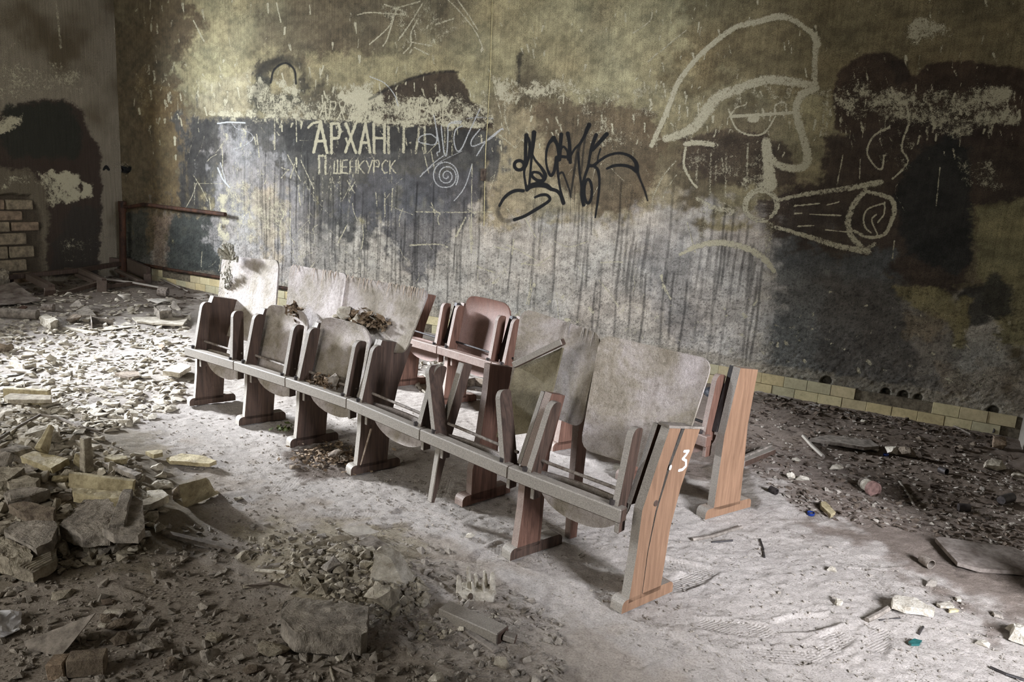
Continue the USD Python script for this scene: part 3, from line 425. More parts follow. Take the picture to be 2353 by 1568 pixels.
# other scratches
pe = lambda pts, w, a=0.75: pk(pts, w, a, e1)
for s in (((1240, 100), (1330, 85), (1560, 100)), ((1680, 20), (1600, 150), (1515, 270)), ((1640, 140), (1600, 220), (1600, 300), (1550, 360)), ((1480, 90), (1450, 180), (1320, 300)), ((1500, 60), (1440, 260), (1410, 310)), ((1600, 285), (1740, 310)), ((1620, 320), (1720, 370)), ((1830, -20), (1940, 90), (2040, 220), (2090, 340)), ((1900, -20), (1980, 90), (2050, 200)), ((1770, 165), (1890, 125)), ((1420, 30), (1560, 80)), ((1660, 10), (1480, 60)), ((130, 140), (200, 280)), ((690, 20), (720, 150))): pe(s, 4.5, 0.7)
pa = lambda pts, w, a=0.7: pk(pts, w, a, a1)
for s in (((1530, 1300), (1800, 1305), (2120, 1300)), ((1965, 930), (1960, 1350), (1970, 1560)), ((2170, 700), (2300, 810)), ((2130, 330), (2190, 560)), ((2210, 560), (2255, 700)), ((1580, 800), (1630, 1000)), ((1650, 840), (1680, 1000)), ((440, 570), (440, 820)), ((605, 570), (610, 760)), ((540, 860), (640, 1060)), ((610, 880), (560, 1040)), ((640, 900), (740, 1120)), ((300, 700), (320, 880)), ((530, 1280), (480, 1400), (490, 1540)), ((560, 1290), (560, 1480), (590, 1540)), ((1290, 1150), (1290, 1340)), ((1220, 1150), (1230, 1260)), ((1000, 1060), (1060, 1160)), ((1060, 1070), (1010, 1150)), ((1350, 1120), (1340, 1300)), ((1640, 1260), (1720, 1320)), ((1650, 1230), (1680, 1330)), ((200, 1330), (240, 1300), (250, 1350)), ((1900, 1380), (1840, 1500)), ((1000, 1400), (930, 1540)), ((1930, 1280), (1990, 1320)), ((620, 1100), (640, 1250))): pa(s, 4, 0.62)
for s in (((100, 150), (250, 145), (300, 160)), ((400, 0), (340, 110)), ((620, 150), (700, 185), (780, 230)), ((660, 120), (650, 200)), ((780, 260), (860, 210)), ((700, 250), (820, 260)), ((1130, 245), (1230, 240), (1250, 245)), ((1120, 340), (1180, 410), (1225, 480)), ((1460, 310), (1470, 380), (1510, 440)), ((720, 0), (780, 110)), ((420, 0), (430, 190)), ((560, 160), (640, 180)), ((470, 270), (560, 300)), ((880, 130), (960, 160), (1060, 130)), ((760, 370), (740, 470))): pk(s, 5, 0.62, f1)
for k in range(240):
    x, y = R.uniform(440, 1500), R.uniform(290, 720); t = R.gauss(1.5, 0.7); ln = R.uniform(14, 70); pk([(x, y), (x + ln / 2 * math.cos(t) + R.uniform(-4, 4), y + ln / 2 * math.sin(t)), (x + ln * math.cos(t), y + ln * math.sin(t))], R.uniform(1.6, 3.2), R.uniform(0.4, 0.66), fr=lambda *p: list(p))
bp.peel = np.maximum(bp.peel, 0.10 + 0.20 * sstep(0.4, 0.75, fbm(W0 * [1, 1, 0.7], 3.1, 3, 43)))
for k in range(620):
    x = R.uniform(300, 2350); y = R.gauss(235 + 0.02 * (x - 600), 48) if R.random() < 0.6 else R.uniform(-20, 330); ln = R.uniform(3, 24)
    bp.stroke('peel', [(x, y), (x + R.uniform(-5, 5), y + ln)], [R.uniform(2.5, 9), R.uniform(2, 6)], R.uniform(0.45, 0.74), smooth=False, soft=0.6)
for k in range(160):
    x = R.uniform(1100, 2340); y = R.uniform(640, 800) + 0.17 * (x - 1100) * R.random(); bp.stroke('peel', [(x, y), (x + R.uniform(-9, 9), y + R.uniform(-4, 10))], R.uniform(3, 11), R.uniform(0.4, 0.66), smooth=False, soft=0.6)
# dirty water runs: straight down the wall
runs = [(R.uniform(560, 1780), R.uniform(400, 640), R.uniform(120, 280)) for _ in range(120)] + [(R.uniform(560, 800), R.uniform(340, 480), R.uniform(150, 260)) for _ in range(40)]
dark = np.zeros(len(W0))
for x, y, ln in runs:
    w = on_back([(x, y)])[0]; sel = np.nonzero(np.abs(W0[:, 0] - w[0]) < 0.05)[0]; xx = w[0] + 0.006 * np.sin(W0[sel, 2] * 9 + x); rr = np.abs(W0[sel, 0] - xx) / 0.0095
    dz = w[2] - W0[sel, 2]; k = (1 - sstep(0.5, 1.4, rr)) * sstep(0, 0.05, dz) * (1 - sstep(ln / 300 * 0.75, ln / 300, dz)) * R.uniform(0.35, 0.85); dark[sel] = np.maximum(dark[sel], k)
bp.col *= (1 - 0.72 * dark)[:, None]
# grit: the lower render is freckled
freck = fbm(W0, 75, 2, 51); low = sstep(430, 640, PX[:, 1] - 0.1 * (PX[:, 0] - 1100)); bp.col *= (1 - 0.55 * (0.25 + 0.75 * low) * sstep(0.55, 0.72, freck))[:, None]
blister = fbm(W0, 45, 3, 71)
rough_low = sstep(560, 800, PX[:, 1] - 0.15 * (PX[:, 0] - 1100))
W0 = W0.copy(); W0[:, 1] += -0.010 * (fbm(W0, 3, 4, 61) - 0.5) - (0.004 + 0.012 * rough_low) * (blister - 0.5) + 0.0025 * np.clip(bp.peel * 1.5, 0, 1)
hole = np.zeros(len(W0))
for hx, hy, hr in ((288, 388, 12), (1898, 877, 12), (2036, 902, 10), (2075, 908, 12), (2110, 915, 11), (2282, 945, 12)):
    k = 1 - sstep(0.6, 1.15, np.linalg.norm((PX - [hx, hy]) / [hr, hr * 0.9], axis=1) + bp.w2 * 0.8); hole = np.maximum(hole, k)
W0[:, 1] += 0.05 * hole; bp.col *= (1 - 0.5 * hole)[:, None]
bp.peelpatch([(270, 372), (290, 362), (306, 376), (304, 400), (290, 412), (272, 404)], 0.5, 8); bp.stroke('blk', [(276, 384), (284, 392), (290, 384)], [8, 13, 7], 0.9)
back = thing('wall_back', loc=(0, WALL_Y, 0), kind='structure')
v, f = grid_mesh(W0.reshape(len(xs), len(zs), 3)); f = f[:, ::-1]
nrm = np.cross(v[f[0, 1]] - v[f[0, 0]], v[f[0, 2]] - v[f[0, 0]])
if nrm[1] > 0: f = f[:, ::-1]
pb = part(back, 'plaster', (v, f), 'wall_paint', True)
primvar(pb, 'wallcolor', np.clip(bp.col, 0.004, 0.9)); primvar(pb, 'wallmask', np.stack([bp.peel, bp.blk, bp.chalk], 1))
part(back, 'masonry', box((LEFT_X - T, WALL_Y + 0.09, -0.2), (RIGHT_X + T, WALL_Y + 0.35, CEIL_Z)), 'grout')

# left wall
ys = np.arange(4.05, WALL_Y + 0.004, 0.009); zl = np.concatenate([np.arange(0.0, 2.9, 0.0095), np.arange(2.9, CEIL_Z + 0.02, 0.03)])
YY, ZL = np.meshgrid(ys, zl, indexing='ij'); V0 = np.stack([np.full_like(YY, LEFT_X), YY, ZL], -1).reshape(-1, 3); PL = to_px(V0)
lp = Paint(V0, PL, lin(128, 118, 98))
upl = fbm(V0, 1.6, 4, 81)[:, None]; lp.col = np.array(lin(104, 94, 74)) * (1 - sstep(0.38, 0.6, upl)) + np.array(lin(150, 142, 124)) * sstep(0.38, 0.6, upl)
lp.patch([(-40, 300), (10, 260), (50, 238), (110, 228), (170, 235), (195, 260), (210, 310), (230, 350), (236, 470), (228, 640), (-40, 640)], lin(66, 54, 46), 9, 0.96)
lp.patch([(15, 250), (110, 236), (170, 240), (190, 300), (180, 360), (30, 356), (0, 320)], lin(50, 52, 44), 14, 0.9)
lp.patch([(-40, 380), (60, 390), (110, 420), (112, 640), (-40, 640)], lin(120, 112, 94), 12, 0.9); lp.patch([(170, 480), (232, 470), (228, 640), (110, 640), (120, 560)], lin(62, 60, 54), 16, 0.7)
for poly, a, s in (([(-40, 120), (60, 60), (60, 140), (190, 150), (190, 220), (-40, 230)], 0.42, 24), ([(-10, 270), (50, 265), (40, 300), (-20, 310)], 0.6, 10), ([(80, 390), (180, 400), (180, 460), (120, 480), (90, 440)], 0.62, 14), ([(190, 420), (215, 425), (212, 460), (190, 455)], 0.75, 8), ([(130, 540), (230, 540), (230, 620), (130, 620)], 0.36, 20), ([(0, 400), (90, 395), (100, 430), (0, 440)], 0.5, 14), ([(200, 160), (262, 150), (262, 250), (200, 250)], 0.3, 20)): lp.peelpatch(poly, a, s)
lp.stroke('peel', [(128, 0), (135, 60), (140, 110)], 8, 0.5); lp.stroke('peel', [(262, 60), (272, 130), (280, 180)], 4, 0.55)
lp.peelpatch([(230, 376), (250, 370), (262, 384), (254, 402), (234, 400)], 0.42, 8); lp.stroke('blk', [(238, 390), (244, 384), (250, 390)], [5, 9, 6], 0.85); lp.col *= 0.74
V0[:, 0] += 0.010 * (fbm(V0, 4, 4, 91) - 0.5); bi, bd = poly_sd(PL, [(-60, 452), (20, 446), (70, 452), (92, 480), (100, 520), (104, 648), (-60, 652)], 30)
rec = np.zeros(len(V0)); rec[bi] = sstep(-4, 5, bd + lp.w2[bi] * 14); V0[:, 0] -= 0.055 * rec; lp.col = lp.col * (1 - rec[:, None]) + np.array(lin(74, 66, 54)) * rec[:, None]; lp.peel *= 1 - rec
left = thing('wall_left', loc=(LEFT_X, 0, 0), kind='structure')
v, f = grid_mesh(V0.reshape(len(ys), len(zl), 3)); nrm = np.cross(v[f[0, 1]] - v[f[0, 0]], v[f[0, 2]] - v[f[0, 0]])
if nrm[0] < 0: f = f[:, ::-1]
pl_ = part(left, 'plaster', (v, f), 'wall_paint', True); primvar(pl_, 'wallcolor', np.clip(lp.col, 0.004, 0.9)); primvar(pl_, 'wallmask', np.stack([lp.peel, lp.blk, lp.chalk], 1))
part(left, 'masonry', [box((LEFT_X - T, 4.05, -0.2), (LEFT_X - 0.08, WALL_Y + 0.35, CEIL_Z)), box((LEFT_X - T, -3.2, -0.2), (LEFT_X, 4.05, WIN[2])), box((LEFT_X - T, -3.2, WIN[3]), (LEFT_X, 4.05, CEIL_Z)), box((LEFT_X - T, -3.2, WIN[2]), (LEFT_X, WIN[0], WIN[3])), box((LEFT_X - T, WIN[1], WIN[2]), (LEFT_X, 4.05, WIN[3]))] if (WIN := (2.10, 3.60, 1.2, 2.6)) else None, 'room_plaster')
# exposed bricks of the left wall
rb = random.Random(12); z0, row = 0.0, 0
while z0 < 0.92:
    h = 0.135 if row < 4 else 0.11; y0 = 4.02 + (0.16 if row % 2 else 0.0)
    while y0 < 4.9:
        w = 0.29 + rb.uniform(-0.03, 0.03); c = to_px([[LEFT_X, y0 + w / 2, z0 + h / 2]])[0]
        ok = -80 < c[0] < 90 - max(0, 500 - c[1]) * 0.4 and c[1] > 452
        if ok:
            g = rb.uniform(0.004, 0.012); bm = box((LEFT_X - 0.08, y0 + g, z0 + g), (LEFT_X - 0.012 + rb.uniform(-0.012, 0.010), y0 + w - g, z0 + h - g), 0.010)
            part(left, 'brick', bm, rb.choice(('brick_a', 'brick_a', 'brick_b')))
        y0 += w
    z0 += h; row += 1
# right wall with a doorway, front wall with a long window, ceiling
DOOR = (1.25, 3.05, 2.45)
struct('wall_right', [box((RIGHT_X, -3.2, -0.2), (RIGHT_X + T, DOOR[0], CEIL_Z)), box((RIGHT_X, DOOR[1], -0.2), (RIGHT_X + T, WALL_Y + 0.35, CEIL_Z)), box((RIGHT_X, DOOR[0], DOOR[2]), (RIGHT_X + T, DOOR[1], CEIL_Z))], 'room_plaster')
struct('wall_front', [box((LEFT_X - T, -2.0, -0.2), (-6.0, -1.65, CEIL_Z)), box((-2.0, -2.0, -0.2), (RIGHT_X + T, -1.65, CEIL_Z)), box((-6.0, -2.0, -0.2), (-2.0, -1.65, 1.0)), box((-6.0, -2.0, 2.6), (-2.0, -1.65, CEIL_Z))], 'room_plaster')
struct('ceiling', box((LEFT_X - T, -2.0, CEIL_Z), (RIGHT_X + T, WALL_Y + 0.35, CEIL_Z + 0.2)), 'room_plaster')
# tiled skirting of the back wall
sk_ = thing('baseboard_back', loc=(0, WALL_Y, 0), kind='structure'); rt = random.Random(3)
part(sk_, 'render_bed', box((-8.05, WALL_Y - 0.012, -0.05), (RIGHT_X, WALL_Y + 0.03, 0.140)), 'grout')
for r_, (za, zb) in enumerate(((-0.01, 0.0685), (0.0715, 0.146))):
    x = RIGHT_X - 0.03 - (0.075 if r_ == 0 else 0); gap0, gap1 = on_back([(1968, 905)])[0][0], on_back([(2140, 930)])[0][0]
    while x > -8.0:
        w = 0.155; a, b = x - w + 0.0012, x - 0.0012
        if not (r_ == 1 and b > gap0 and a < gap1 - 0.05) and rt.random() > 0.015 and not (r_ == 1 and a < -6.6 and rt.random() < 0.3):
            d = 0.024 + rt.uniform(-0.0025, 0.0025); part(sk_, 'tile', box((a, WALL_Y - d, za), (b, WALL_Y - 0.008, zb), 0.0015), 'tile_cream_' + rt.choice('abcd'))
        x -= w
# ------------------------------------------------------------------ floor: dust over broken screed
def axis(lo, hi, near, d0, k):
    out = [near]
    while out[-1] < hi: out.append(out[-1] + d0 * (1 + k * abs(out[-1] - near)))
    up_ = out[1:]; out = [near]
    while out[-1] > lo: out.append(out[-1] - d0 * (1 + k * abs(out[-1] - near)))
    return np.array(out[1:][::-1] + [near] + up_)
fx = axis(LEFT_X - 0.05, RIGHT_X + 0.42, -0.6, 0.0085, 0.17); fy = axis(0.55, WALL_Y + 0.04, 2.0, 0.0085, 0.22)
FX, FY = np.meshgrid(fx, fy, indexing='ij'); F0 = np.stack([FX, FY, np.zeros_like(FX)], -1).reshape(-1, 3); FP = to_px(F0)
fp = Paint(F0, FP, lin(178, 171, 162)); fl1 = fbm(F0, 1.4, 4, 101)[:, None]
fp.col = np.array(lin(168, 160, 150)) * (1 - fl1) + np.array(lin(198, 192, 186)) * fl1
fp.patch([(-400, 1040), (300, 1040), (700, 1200), (1080, 1330), (1400, 1420), (1700, 1700), (-400, 1700)], lin(172, 162, 150), 110, 0.85)
fp.patch([(560, 1230), (900, 1230), (980, 1400), (700, 1420)], lin(168, 158, 130), 50, 0.5)
fp.patch([(-300, 960), (300, 960), (480, 1150), (340, 1320), (-300, 1360)], lin(138, 128, 106), 50, 0.6)
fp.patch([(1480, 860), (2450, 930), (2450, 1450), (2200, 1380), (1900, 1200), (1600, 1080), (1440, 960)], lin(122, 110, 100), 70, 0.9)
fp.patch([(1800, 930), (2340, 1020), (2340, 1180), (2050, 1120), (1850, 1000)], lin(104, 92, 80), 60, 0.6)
fp.patch([(-300, 640), (520, 640), (430, 700), (200, 730), (-300, 760)], lin(104, 94, 84), 40, 0.8)
fp.patch([(660, 1040), (760, 1010), (850, 1040), (830, 1085), (690, 1090)], lin(92, 78, 66), 20, 0.8)
fp.patch([(1400, 1060), (1480, 1050), (1480, 1110), (1420, 1100)], lin(92, 86, 62), 18, 0.7); fp.patch([(1630, 1060), (1760, 1080), (1740, 1160), (1640, 1140)], lin(88, 80, 66), 24, 0.6)
fp.patch([(2190, 1265), (2280, 1260), (2300, 1300), (2200, 1310)], lin(40, 36, 34), 14, 0.5)
z = 0.022 * (fbm(F0, 2.2, 4, 111) - 0.5) + 0.016 * (fbm(F0, 11, 4, 113) - 0.5) + 0.010 * (fbm(F0, 45, 3, 117) - 0.5) + 0.005 * (fbm(F0, 95, 2, 119) - 0.5)
tr = np.zeros(len(F0)); tr2 = np.zeros(len(F0)); rf = random.Random(8)
feet = [(810, 1180, .6), (970, 1185, .2), (890, 1220, 1.0), (1590, 1330, 1.2), (1690, 1440, .4), (1850, 1430, .8), (1560, 1300, .3), (140, 1450, .9), (700, 1510, .5), (1160, 1530, .7), (420, 1440, .9), (350, 1350, .2), (1000, 1290, .5), (760, 1090, .4), (1230, 1190, .3), (1900, 1480, 1.1), (600, 1060, .3), (660, 1120, .9), (480, 1000, .1), (300, 1500, .3), (1500, 1490, 1.3)]
feet += [(rf.uniform(300, 2100), rf.uniform(1030, 1560), rf.uniform(0, 3)) for _ in range(26)]
for px, py, an in feet:
    c = on_floor([(px, py)])[0]; d = F0[:, :2] - c[:2]; sel = np.nonzero((np.abs(d) < 0.24).all(1))[0]; ca, sa = math.cos(an), math.sin(an); a = d[sel] @ [ca, sa]; b = d[sel] @ [-sa, ca]
    wid = 0.040 + 0.007 * np.cos(a * 22); k = (1 - sstep(0.8, 1.0, np.abs(b) / wid)) * (1 - sstep(0.11, 0.125, np.abs(a))); k = k * sstep(0.30, 0.52, fp.w2[sel] + fp.w1[sel] + 0.5 + rf.uniform(-0.1, 0.15))
    z[sel] = z[sel] * (1 - 0.75 * k) - 0.004 * k + 0.003 * np.exp(-((np.abs(b) / wid - 1.15) / 0.18) ** 2) * (np.abs(a) < 0.14)
    (tr if rf.random() < 0.5 else tr2)[sel] = np.maximum((tr if rf.random() < 0.5 else tr2)[sel], k)
hx = poly_sd(FP, [(-200, 1000), (200, 990), (330, 1080), (360, 1230), (250, 1290), (-200, 1320)], 120); z[hx[0]] += 0.05 * sstep(-110, 80, hx[1])
hx = poly_sd(FP, [(640, 1290), (880, 1260), (960, 1350), (860, 1420), (700, 1400)], 120); z[hx[0]] += 0.03 * sstep(-80, 60, hx[1])
hx = poly_sd(FP, [(-200, 640), (400, 650), (330, 720), (-200, 740)], 120); z[hx[0]] += 0.05 * sstep(-60, 60, hx[1])
hx = poly_sd(FP, [(1740, 900), (2400, 1020), (2400, 1100), (1800, 980)], 120); z[hx[0]] += 0.02 * sstep(-60, 60, hx[1])
F0[:, 2] = z - 0.006
FLOOR = F0.reshape(len(fx), len(fy), 3)
def floor_z(x, y):
    i = np.clip(np.searchsorted(fx, x) - 1, 0, len(fx) - 2); j = np.clip(np.searchsorted(fy, y) - 1, 0, len(fy) - 2)
    return FLOOR[i, j, 2]
flo = thing('floor', kind='structure'); v, f = grid_mesh(FLOOR)
if np.cross(v[f[0, 1]] - v[f[0, 0]], v[f[0, 2]] - v[f[0, 0]])[2] < 0: f = f[:, ::-1]
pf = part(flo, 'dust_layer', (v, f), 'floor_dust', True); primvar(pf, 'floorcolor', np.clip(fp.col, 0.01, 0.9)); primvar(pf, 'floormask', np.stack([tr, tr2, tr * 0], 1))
part(flo, 'screed', box((LEFT_X - T, -2.0, -0.2), (RIGHT_X + T + 1.5, WALL_Y + 0.35, -0.05)), 'plaster_grey')
# ------------------------------------------------------------------ the two rows of folding seats
from shapely.geometry import LineString
SK = norm((0.38, 0.925, 0)); LAT = np.array([SK[1], -SK[0], 0]); Z = np.array([0, 0, 1.0])
POST = [(.030, .03), (.045, .20), (.050, .36), (.098, .50), (.146, .632), (.308, .600), (.272, .50), (.236, .40), (.206, .26), (.190, .03)]
def plank(F, prof, th, off=0.0, sk=SK):     # profile (s, z) in the plane of a frame; F is the near right corner on the floor
    lat = np.array([sk[1], -sk[0], 0]); return prism(prof, np.asarray(F) - lat * (th / 2 + off), sk, Z, lat, th)
def skid(F, ln=0.262, w=0.052, h=0.045, sk=SK):
    lat = np.array([sk[1], -sk[0], 0]); r = 0.022
    side = [(0.0, 0), (0.0, h - r)] + [(r - r * math.cos(a), h - r + r * math.sin(a)) for a in np.linspace(0, 1.57, 5)] + [(ln - r + r * math.sin(a), h - r + r * math.cos(a)) for a in np.linspace(0, 1.57, 5)] + [(ln, 0)]
    return prism(side, np.asarray(F) - lat * w / 2, sk, Z, lat, w)
def px_plank(px, F, th, sk=SK):             # outline taken in the plane of a frame
    lat = np.array([sk[1], -sk[0], 0]); P = on_plane(px, F, lat); pr = [((p - F) @ sk, p[2]) for p in P]; return plank(F, pr, th, sk=sk)
def cheek(base, top, ds, w=0.066, th=0.024):  # rounded side board of a folding seat; ds = direction of its width
    base, top = np.asarray(base, float), np.asarray(top, float); ax = top - base; ln = np.linalg.norm(ax); ax /= ln; ds = norm(ds - ax * (ds @ ax)); nn = np.cross(ds, ax); w2 = w * 0.8
    prof = [(-w / 2, 0)] + [(-w / 2 + 0.0, ln * 0.8)] + [(-w * 0.5 + w * 0.42 * (1 - math.cos(a)), ln - w * 0.55 + w * 0.55 * math.sin(a)) for a in np.linspace(0.15, 1.57, 6)] + [(w * 0.2 + w * 0.2 * math.sin(a), ln - w * 0.15 + w * 0.15 * math.cos(a)) for a in np.linspace(0.2, 1.57, 4)] + [(w / 2 * 0.9, ln * 0.7), (w / 2, 0)]
    return prism(prof, base, ds, ax, nn, th)
def curved(O, ex, ez, w, h, r_top, r_bot, sag, th, nrm, lip=0.0, nu=15, nv=17, warp=0.0, seed=0):  # moulded plywood panel
    us = np.linspace(-1, 1, nu); vs = 0.5 - 0.5 * np.cos(np.linspace(0, math.pi, nv)); P = np.zeros((nu, nv, 3)); ex, ez, nrm = map(np.asarray, (ex, ez, nrm))
    for j, vv in enumerate(vs):
        y = vv * h; ins = 0
        if y > h - r_top: ins = r_top - math.sqrt(max(0, r_top ** 2 - (y - (h - r_top)) ** 2))
        if y < r_bot: ins = max(ins, 0.47 * w * (1 - math.sqrt(max(0, 1 - (1 - y / r_bot) ** 2))))
        hw = max(w / 2 - ins, 0.012)
        for i, uu in enumerate(us):
            x = uu * hw; b = sag * (1 - (x / (w / 2)) ** 2) - lip * max(0, (vv - 0.8) / 0.2) ** 2 + warp * math.sin(3 * vv + 2 * uu + seed)
            P[i, j] = np.asarray(O) + ex * x + ez * y + nrm * b
    return thick(P, nrm, th)
def thick(P, nrm, th):
    nu, nv = P.shape[:2]; v1, f1_ = grid_mesh(P); v2 = v1 + np.asarray(nrm) * th; n = len(v1)
    rim = [i * nv for i in range(nu)] + [(nu - 1) * nv + j for j in range(1, nv)] + [i * nv + nv - 1 for i in range(nu - 2, -1, -1)] + [j for j in range(nv - 2, 0, -1)]
    a = np.array(rim); b = np.roll(a, -1); F_ = np.vstack([f1_, f1_[:, ::-1] + n, np.stack([a, a + n, b], 1), np.stack([b, a + n, b + n], 1)])
    m = trimesh.Trimesh(np.vstack([v1, v2]), F_, process=False)
    if m.volume < 0: m.invert()
    return m
def quad_panel(TL, TR, BR, BL, r=0.06, bow=0.02, th=0.009, n=19, nrm=None, lean=0.0):
    TL, TR, BR, BL = map(np.asarray, (TL, TR, BR, BL)); w = np.linalg.norm(TR - TL); h = np.linalg.norm(BL - TL); P = np.zeros((n, n, 3))
    nrm = norm(np.cross(TR - TL, TL - BL)) if nrm is None else nrm; nrm = nrm if nrm[1] > 0 else -nrm
    for j, vv in enumerate(0.5 - 0.5 * np.cos(np.linspace(0, math.pi, n))):
        y = min(vv * h, (1 - vv) * h); ins = (r - math.sqrt(max(0, r * r - (r - y) ** 2)) if y < r else 0) / w
        for i, t in enumerate(np.linspace(0, 1, n)):
            uu = ins + t * (1 - 2 * ins); P[i, j] = (TL * (1 - uu) + TR * uu) * (1 - vv) + (BL * (1 - uu) + BR * uu) * vv + nrm * bow * (1 - (2 * uu - 1) ** 2)
    return thick(P, nrm, th)
def cyl(a, b, r, n=12): return tube([a, b], r, n)

FT = on_floor([(436, 934), (549, 979), (667, 1030), (806, 1094), (0, 0), (1172, 1290), (1428, 1412)]); FT[4] = FT[3] * 0.49 + FT[5] * 0.51
A = thing('theatre_seat_row', 'dust-covered row of six broken wooden folding seats with white 3 painted on its end', 'row of seats', FT[0])
RZ = [.345, .352, .360, .366, .366, .366, .362]
def rail_pt(F, z, sk, s=0.012): return np.asarray(F) + sk * s + Z * (z - 0.025) - np.array([sk[1], -sk[0], 0]) * 0.017
def box_at(c, u, n, w, d, h): return beam(np.asarray(c) - Z * h / 2, np.asarray(c) + Z * h / 2, w, d, up=n, bev=0.002)
def bay(row, F0_, F1_, sk, z0, z1, seat, mats, tilts=((0, 0), (0, 0)), rod=True, apron=0.15, cheeks=(1, 1), deep=0.0):
    u = norm(F1_ - F0_); Ln = np.linalg.norm(F1_ - F0_); n = np.array([-u[1], u[0], 0]); zb = (z0 + z1) / 2
    part(row, 'front_rail', beam(rail_pt(F0_, z0, sk) - u * 0.0225, rail_pt(F1_, z1, sk) - u * 0.0235, 0.042, 0.050, bev=0.004), mats[0])
    for q, (t, on) in enumerate(zip((0.042, Ln - 0.072), cheeks)):
        bs = F0_ + u * t + n * 0.040 + Z * (zb - 0.03)
        if on:
            dt, dz = tilts[q]; tp = F0_ + u * (t + dt) + n * (0.100 + dz) + Z * (zb + 0.255); part(row, 'seat_cheek', cheek(bs, tp, n, 0.068), mats[0])
        part(row, 'pivot_block', box_at(F0_ + u * (t + (0.006 if q == 0 else -0.004)) + n * 0.062 + Z * (zb - 0.078), u, n, 0.018, 0.040, 0.07), mats[0])
        c = F0_ + u * (t - 0.012) + n * 0.012 + Z * (zb + 0.002); part(row, 'bolt', cyl(c - Z * 0.006, c + Z * 0.013, 0.0105, 8), 'iron_dark')
    if rod:
        a, b = F0_ + u * 0.05 + n * 0.07 + Z * (zb + 0.035), F0_ + u * (Ln - 0.06) + n * 0.07 + Z * (zb + 0.03); part(row, 'stop_rod', cyl(a, b, 0.0062), mats[2])
    O = F0_ + u * (Ln / 2 - 0.012) + n * 0.055; w = Ln - 0.095; ez = norm(n * 0.235 + Z)
    if seat: part(row, 'folded_seat', curved(O + Z * (zb - apron), u, ez, w, 0.47, 0.07, 0.12, 0.032, 0.010, n, lip=0.030), mats[1], 40)
    elif apron > 0: part(row, 'seat_apron', curved(O + Z * (zb - apron) - n * deep, u, ez, w, apron - 0.012, 0.004, apron - 0.014, 0.022, 0.010, n), mats[1], 40)
    return u, n
mA = ('wood_dusty', 'plywood_dusty', 'metal_dusty')
bay(A, FT[0], FT[1], SK, RZ[0], RZ[1], False, mA, ((-0.005, 0.0), (-0.045, -0.02)))
bay(A, FT[1], FT[2], SK, RZ[1], RZ[2], True, mA, ((0.005, 0.0), (0.0, 0.0)))
bay(A, FT[2], FT[3], SK, RZ[2], RZ[3], True, mA, ((0.015, 0.0), (0.0, 0.0)))
bay(A, FT[3], FT[4], SK, RZ[3], RZ[4], False, mA, ((0.01, 0.0), (0.025, 0.0)))
bay(A, FT[4], FT[5], SK, RZ[4], RZ[5], False, mA, ((-0.105, -0.03), (-0.075, -0.04)), apron=0.085)
bay(A, FT[5], FT[6], SK, RZ[5], RZ[6], False, mA, ((0.03, 0.01), (0.005, -0.01)))
for k in (0, 1, 2, 3, 5):
    ps = part(A, 'post', plank(FT[k], POST if k != 5 else [(.030, .03), (.045, .20), (.050, .36), (.098, .50), (.146, .632), (.215, .615), (.185, .50), (.160, .40), (.150, .26), (.145, .03)], 0.036), 'wood_dusty' if k != 5 else 'wood_red')
    part(ps, 'skid', skid(FT[k]), 'wood_dusty')
    part(ps, 'inner_strip', plank(FT[k], [(.052, .36), (.146, .628), (.172, .622), (.080, .36)], 0.020, 0.040), 'wood_dusty')
# end frame: split lengthwise, painted number
F6 = FT[6]
pe_ = part(A, 'post', plank(F6, [(.030, .03), (.045, .20), (.050, .36), (.098, .50), (.146, .632), (.205, .621), (.160, .50), (.118, .34), (.100, .20), (.094, .03)], 0.036), 'wood_orange', label='front half of the split end post, bare orange wood')
part(pe_, 'skid', skid(F6), 'wood_orange'); part(pe_, 'cap', prism([(.135, .632), (.325, .598), (.325, .606), (.135, .641)], F6 - LAT * 0.018, SK, Z, LAT, 0.046), 'lath_grey')
part(pe_, 'inner_strip', plank(F6, [(.052, .36), (.146, .628), (.172, .622), (.080, .36)], 0.020, 0.052), 'wood_dusty'); part(pe_, 'dark_core', plank(F6, [(.10, .10), (.135, .36), (.15, .50), (.19, .62), (.23, .61), (.19, .5), (.16, .36), (.12, .10)], 0.020, 0.010), 'wood_black')
pr_ = part(A, 'post', plank(F6, [(.097, .03), (.104, .20), (.126, .34), (.175, .50), (.226, .617), (.310, .600), (.274, .50), (.240, .40), (.208, .26), (.192, .03)], 0.036), 'wood_orange', label='rear half of the split end post, bare orange wood')
def on_face(px, F, off=0.0008): return on_plane(px, F + LAT * off, LAT)
z3 = crop(1380, 960, 4.48)
def painted(lines, w, F):
    out = []
    for ln in lines:
        P = on_face(z3(*ln), F); s = [((p - F) @ SK, p[2]) for p in P]; g = (LineString(s) if len(s) > 1 else LineString([s[0], (s[0][0] + 1e-4, s[0][1])])).buffer(w)
        out.append(prism(list(g.exterior.coords)[:-1], F + LAT * 0.0006, SK, Z, LAT, 0.0012))
    return out
part(pr_, 'painted_number', painted([[(862, 348), (905, 345), (880, 385), (846, 425), (880, 445), (878, 500), (845, 535), (808, 545)]], 0.0050, F6), 'white_paint', label='white figure 3 daubed on the end post')
part(pe_, 'paint_dab', painted([[(722, 505), (716, 525)]], 0.006, F6), 'white_paint')
for px in ((1507, 1157),): 
    c = on_face([px], F6)[0]; part(pe_, 'knot', cyl(c - LAT * 0.002, c + LAT * 0.0012, 0.011, 10), 'wood_dusty')
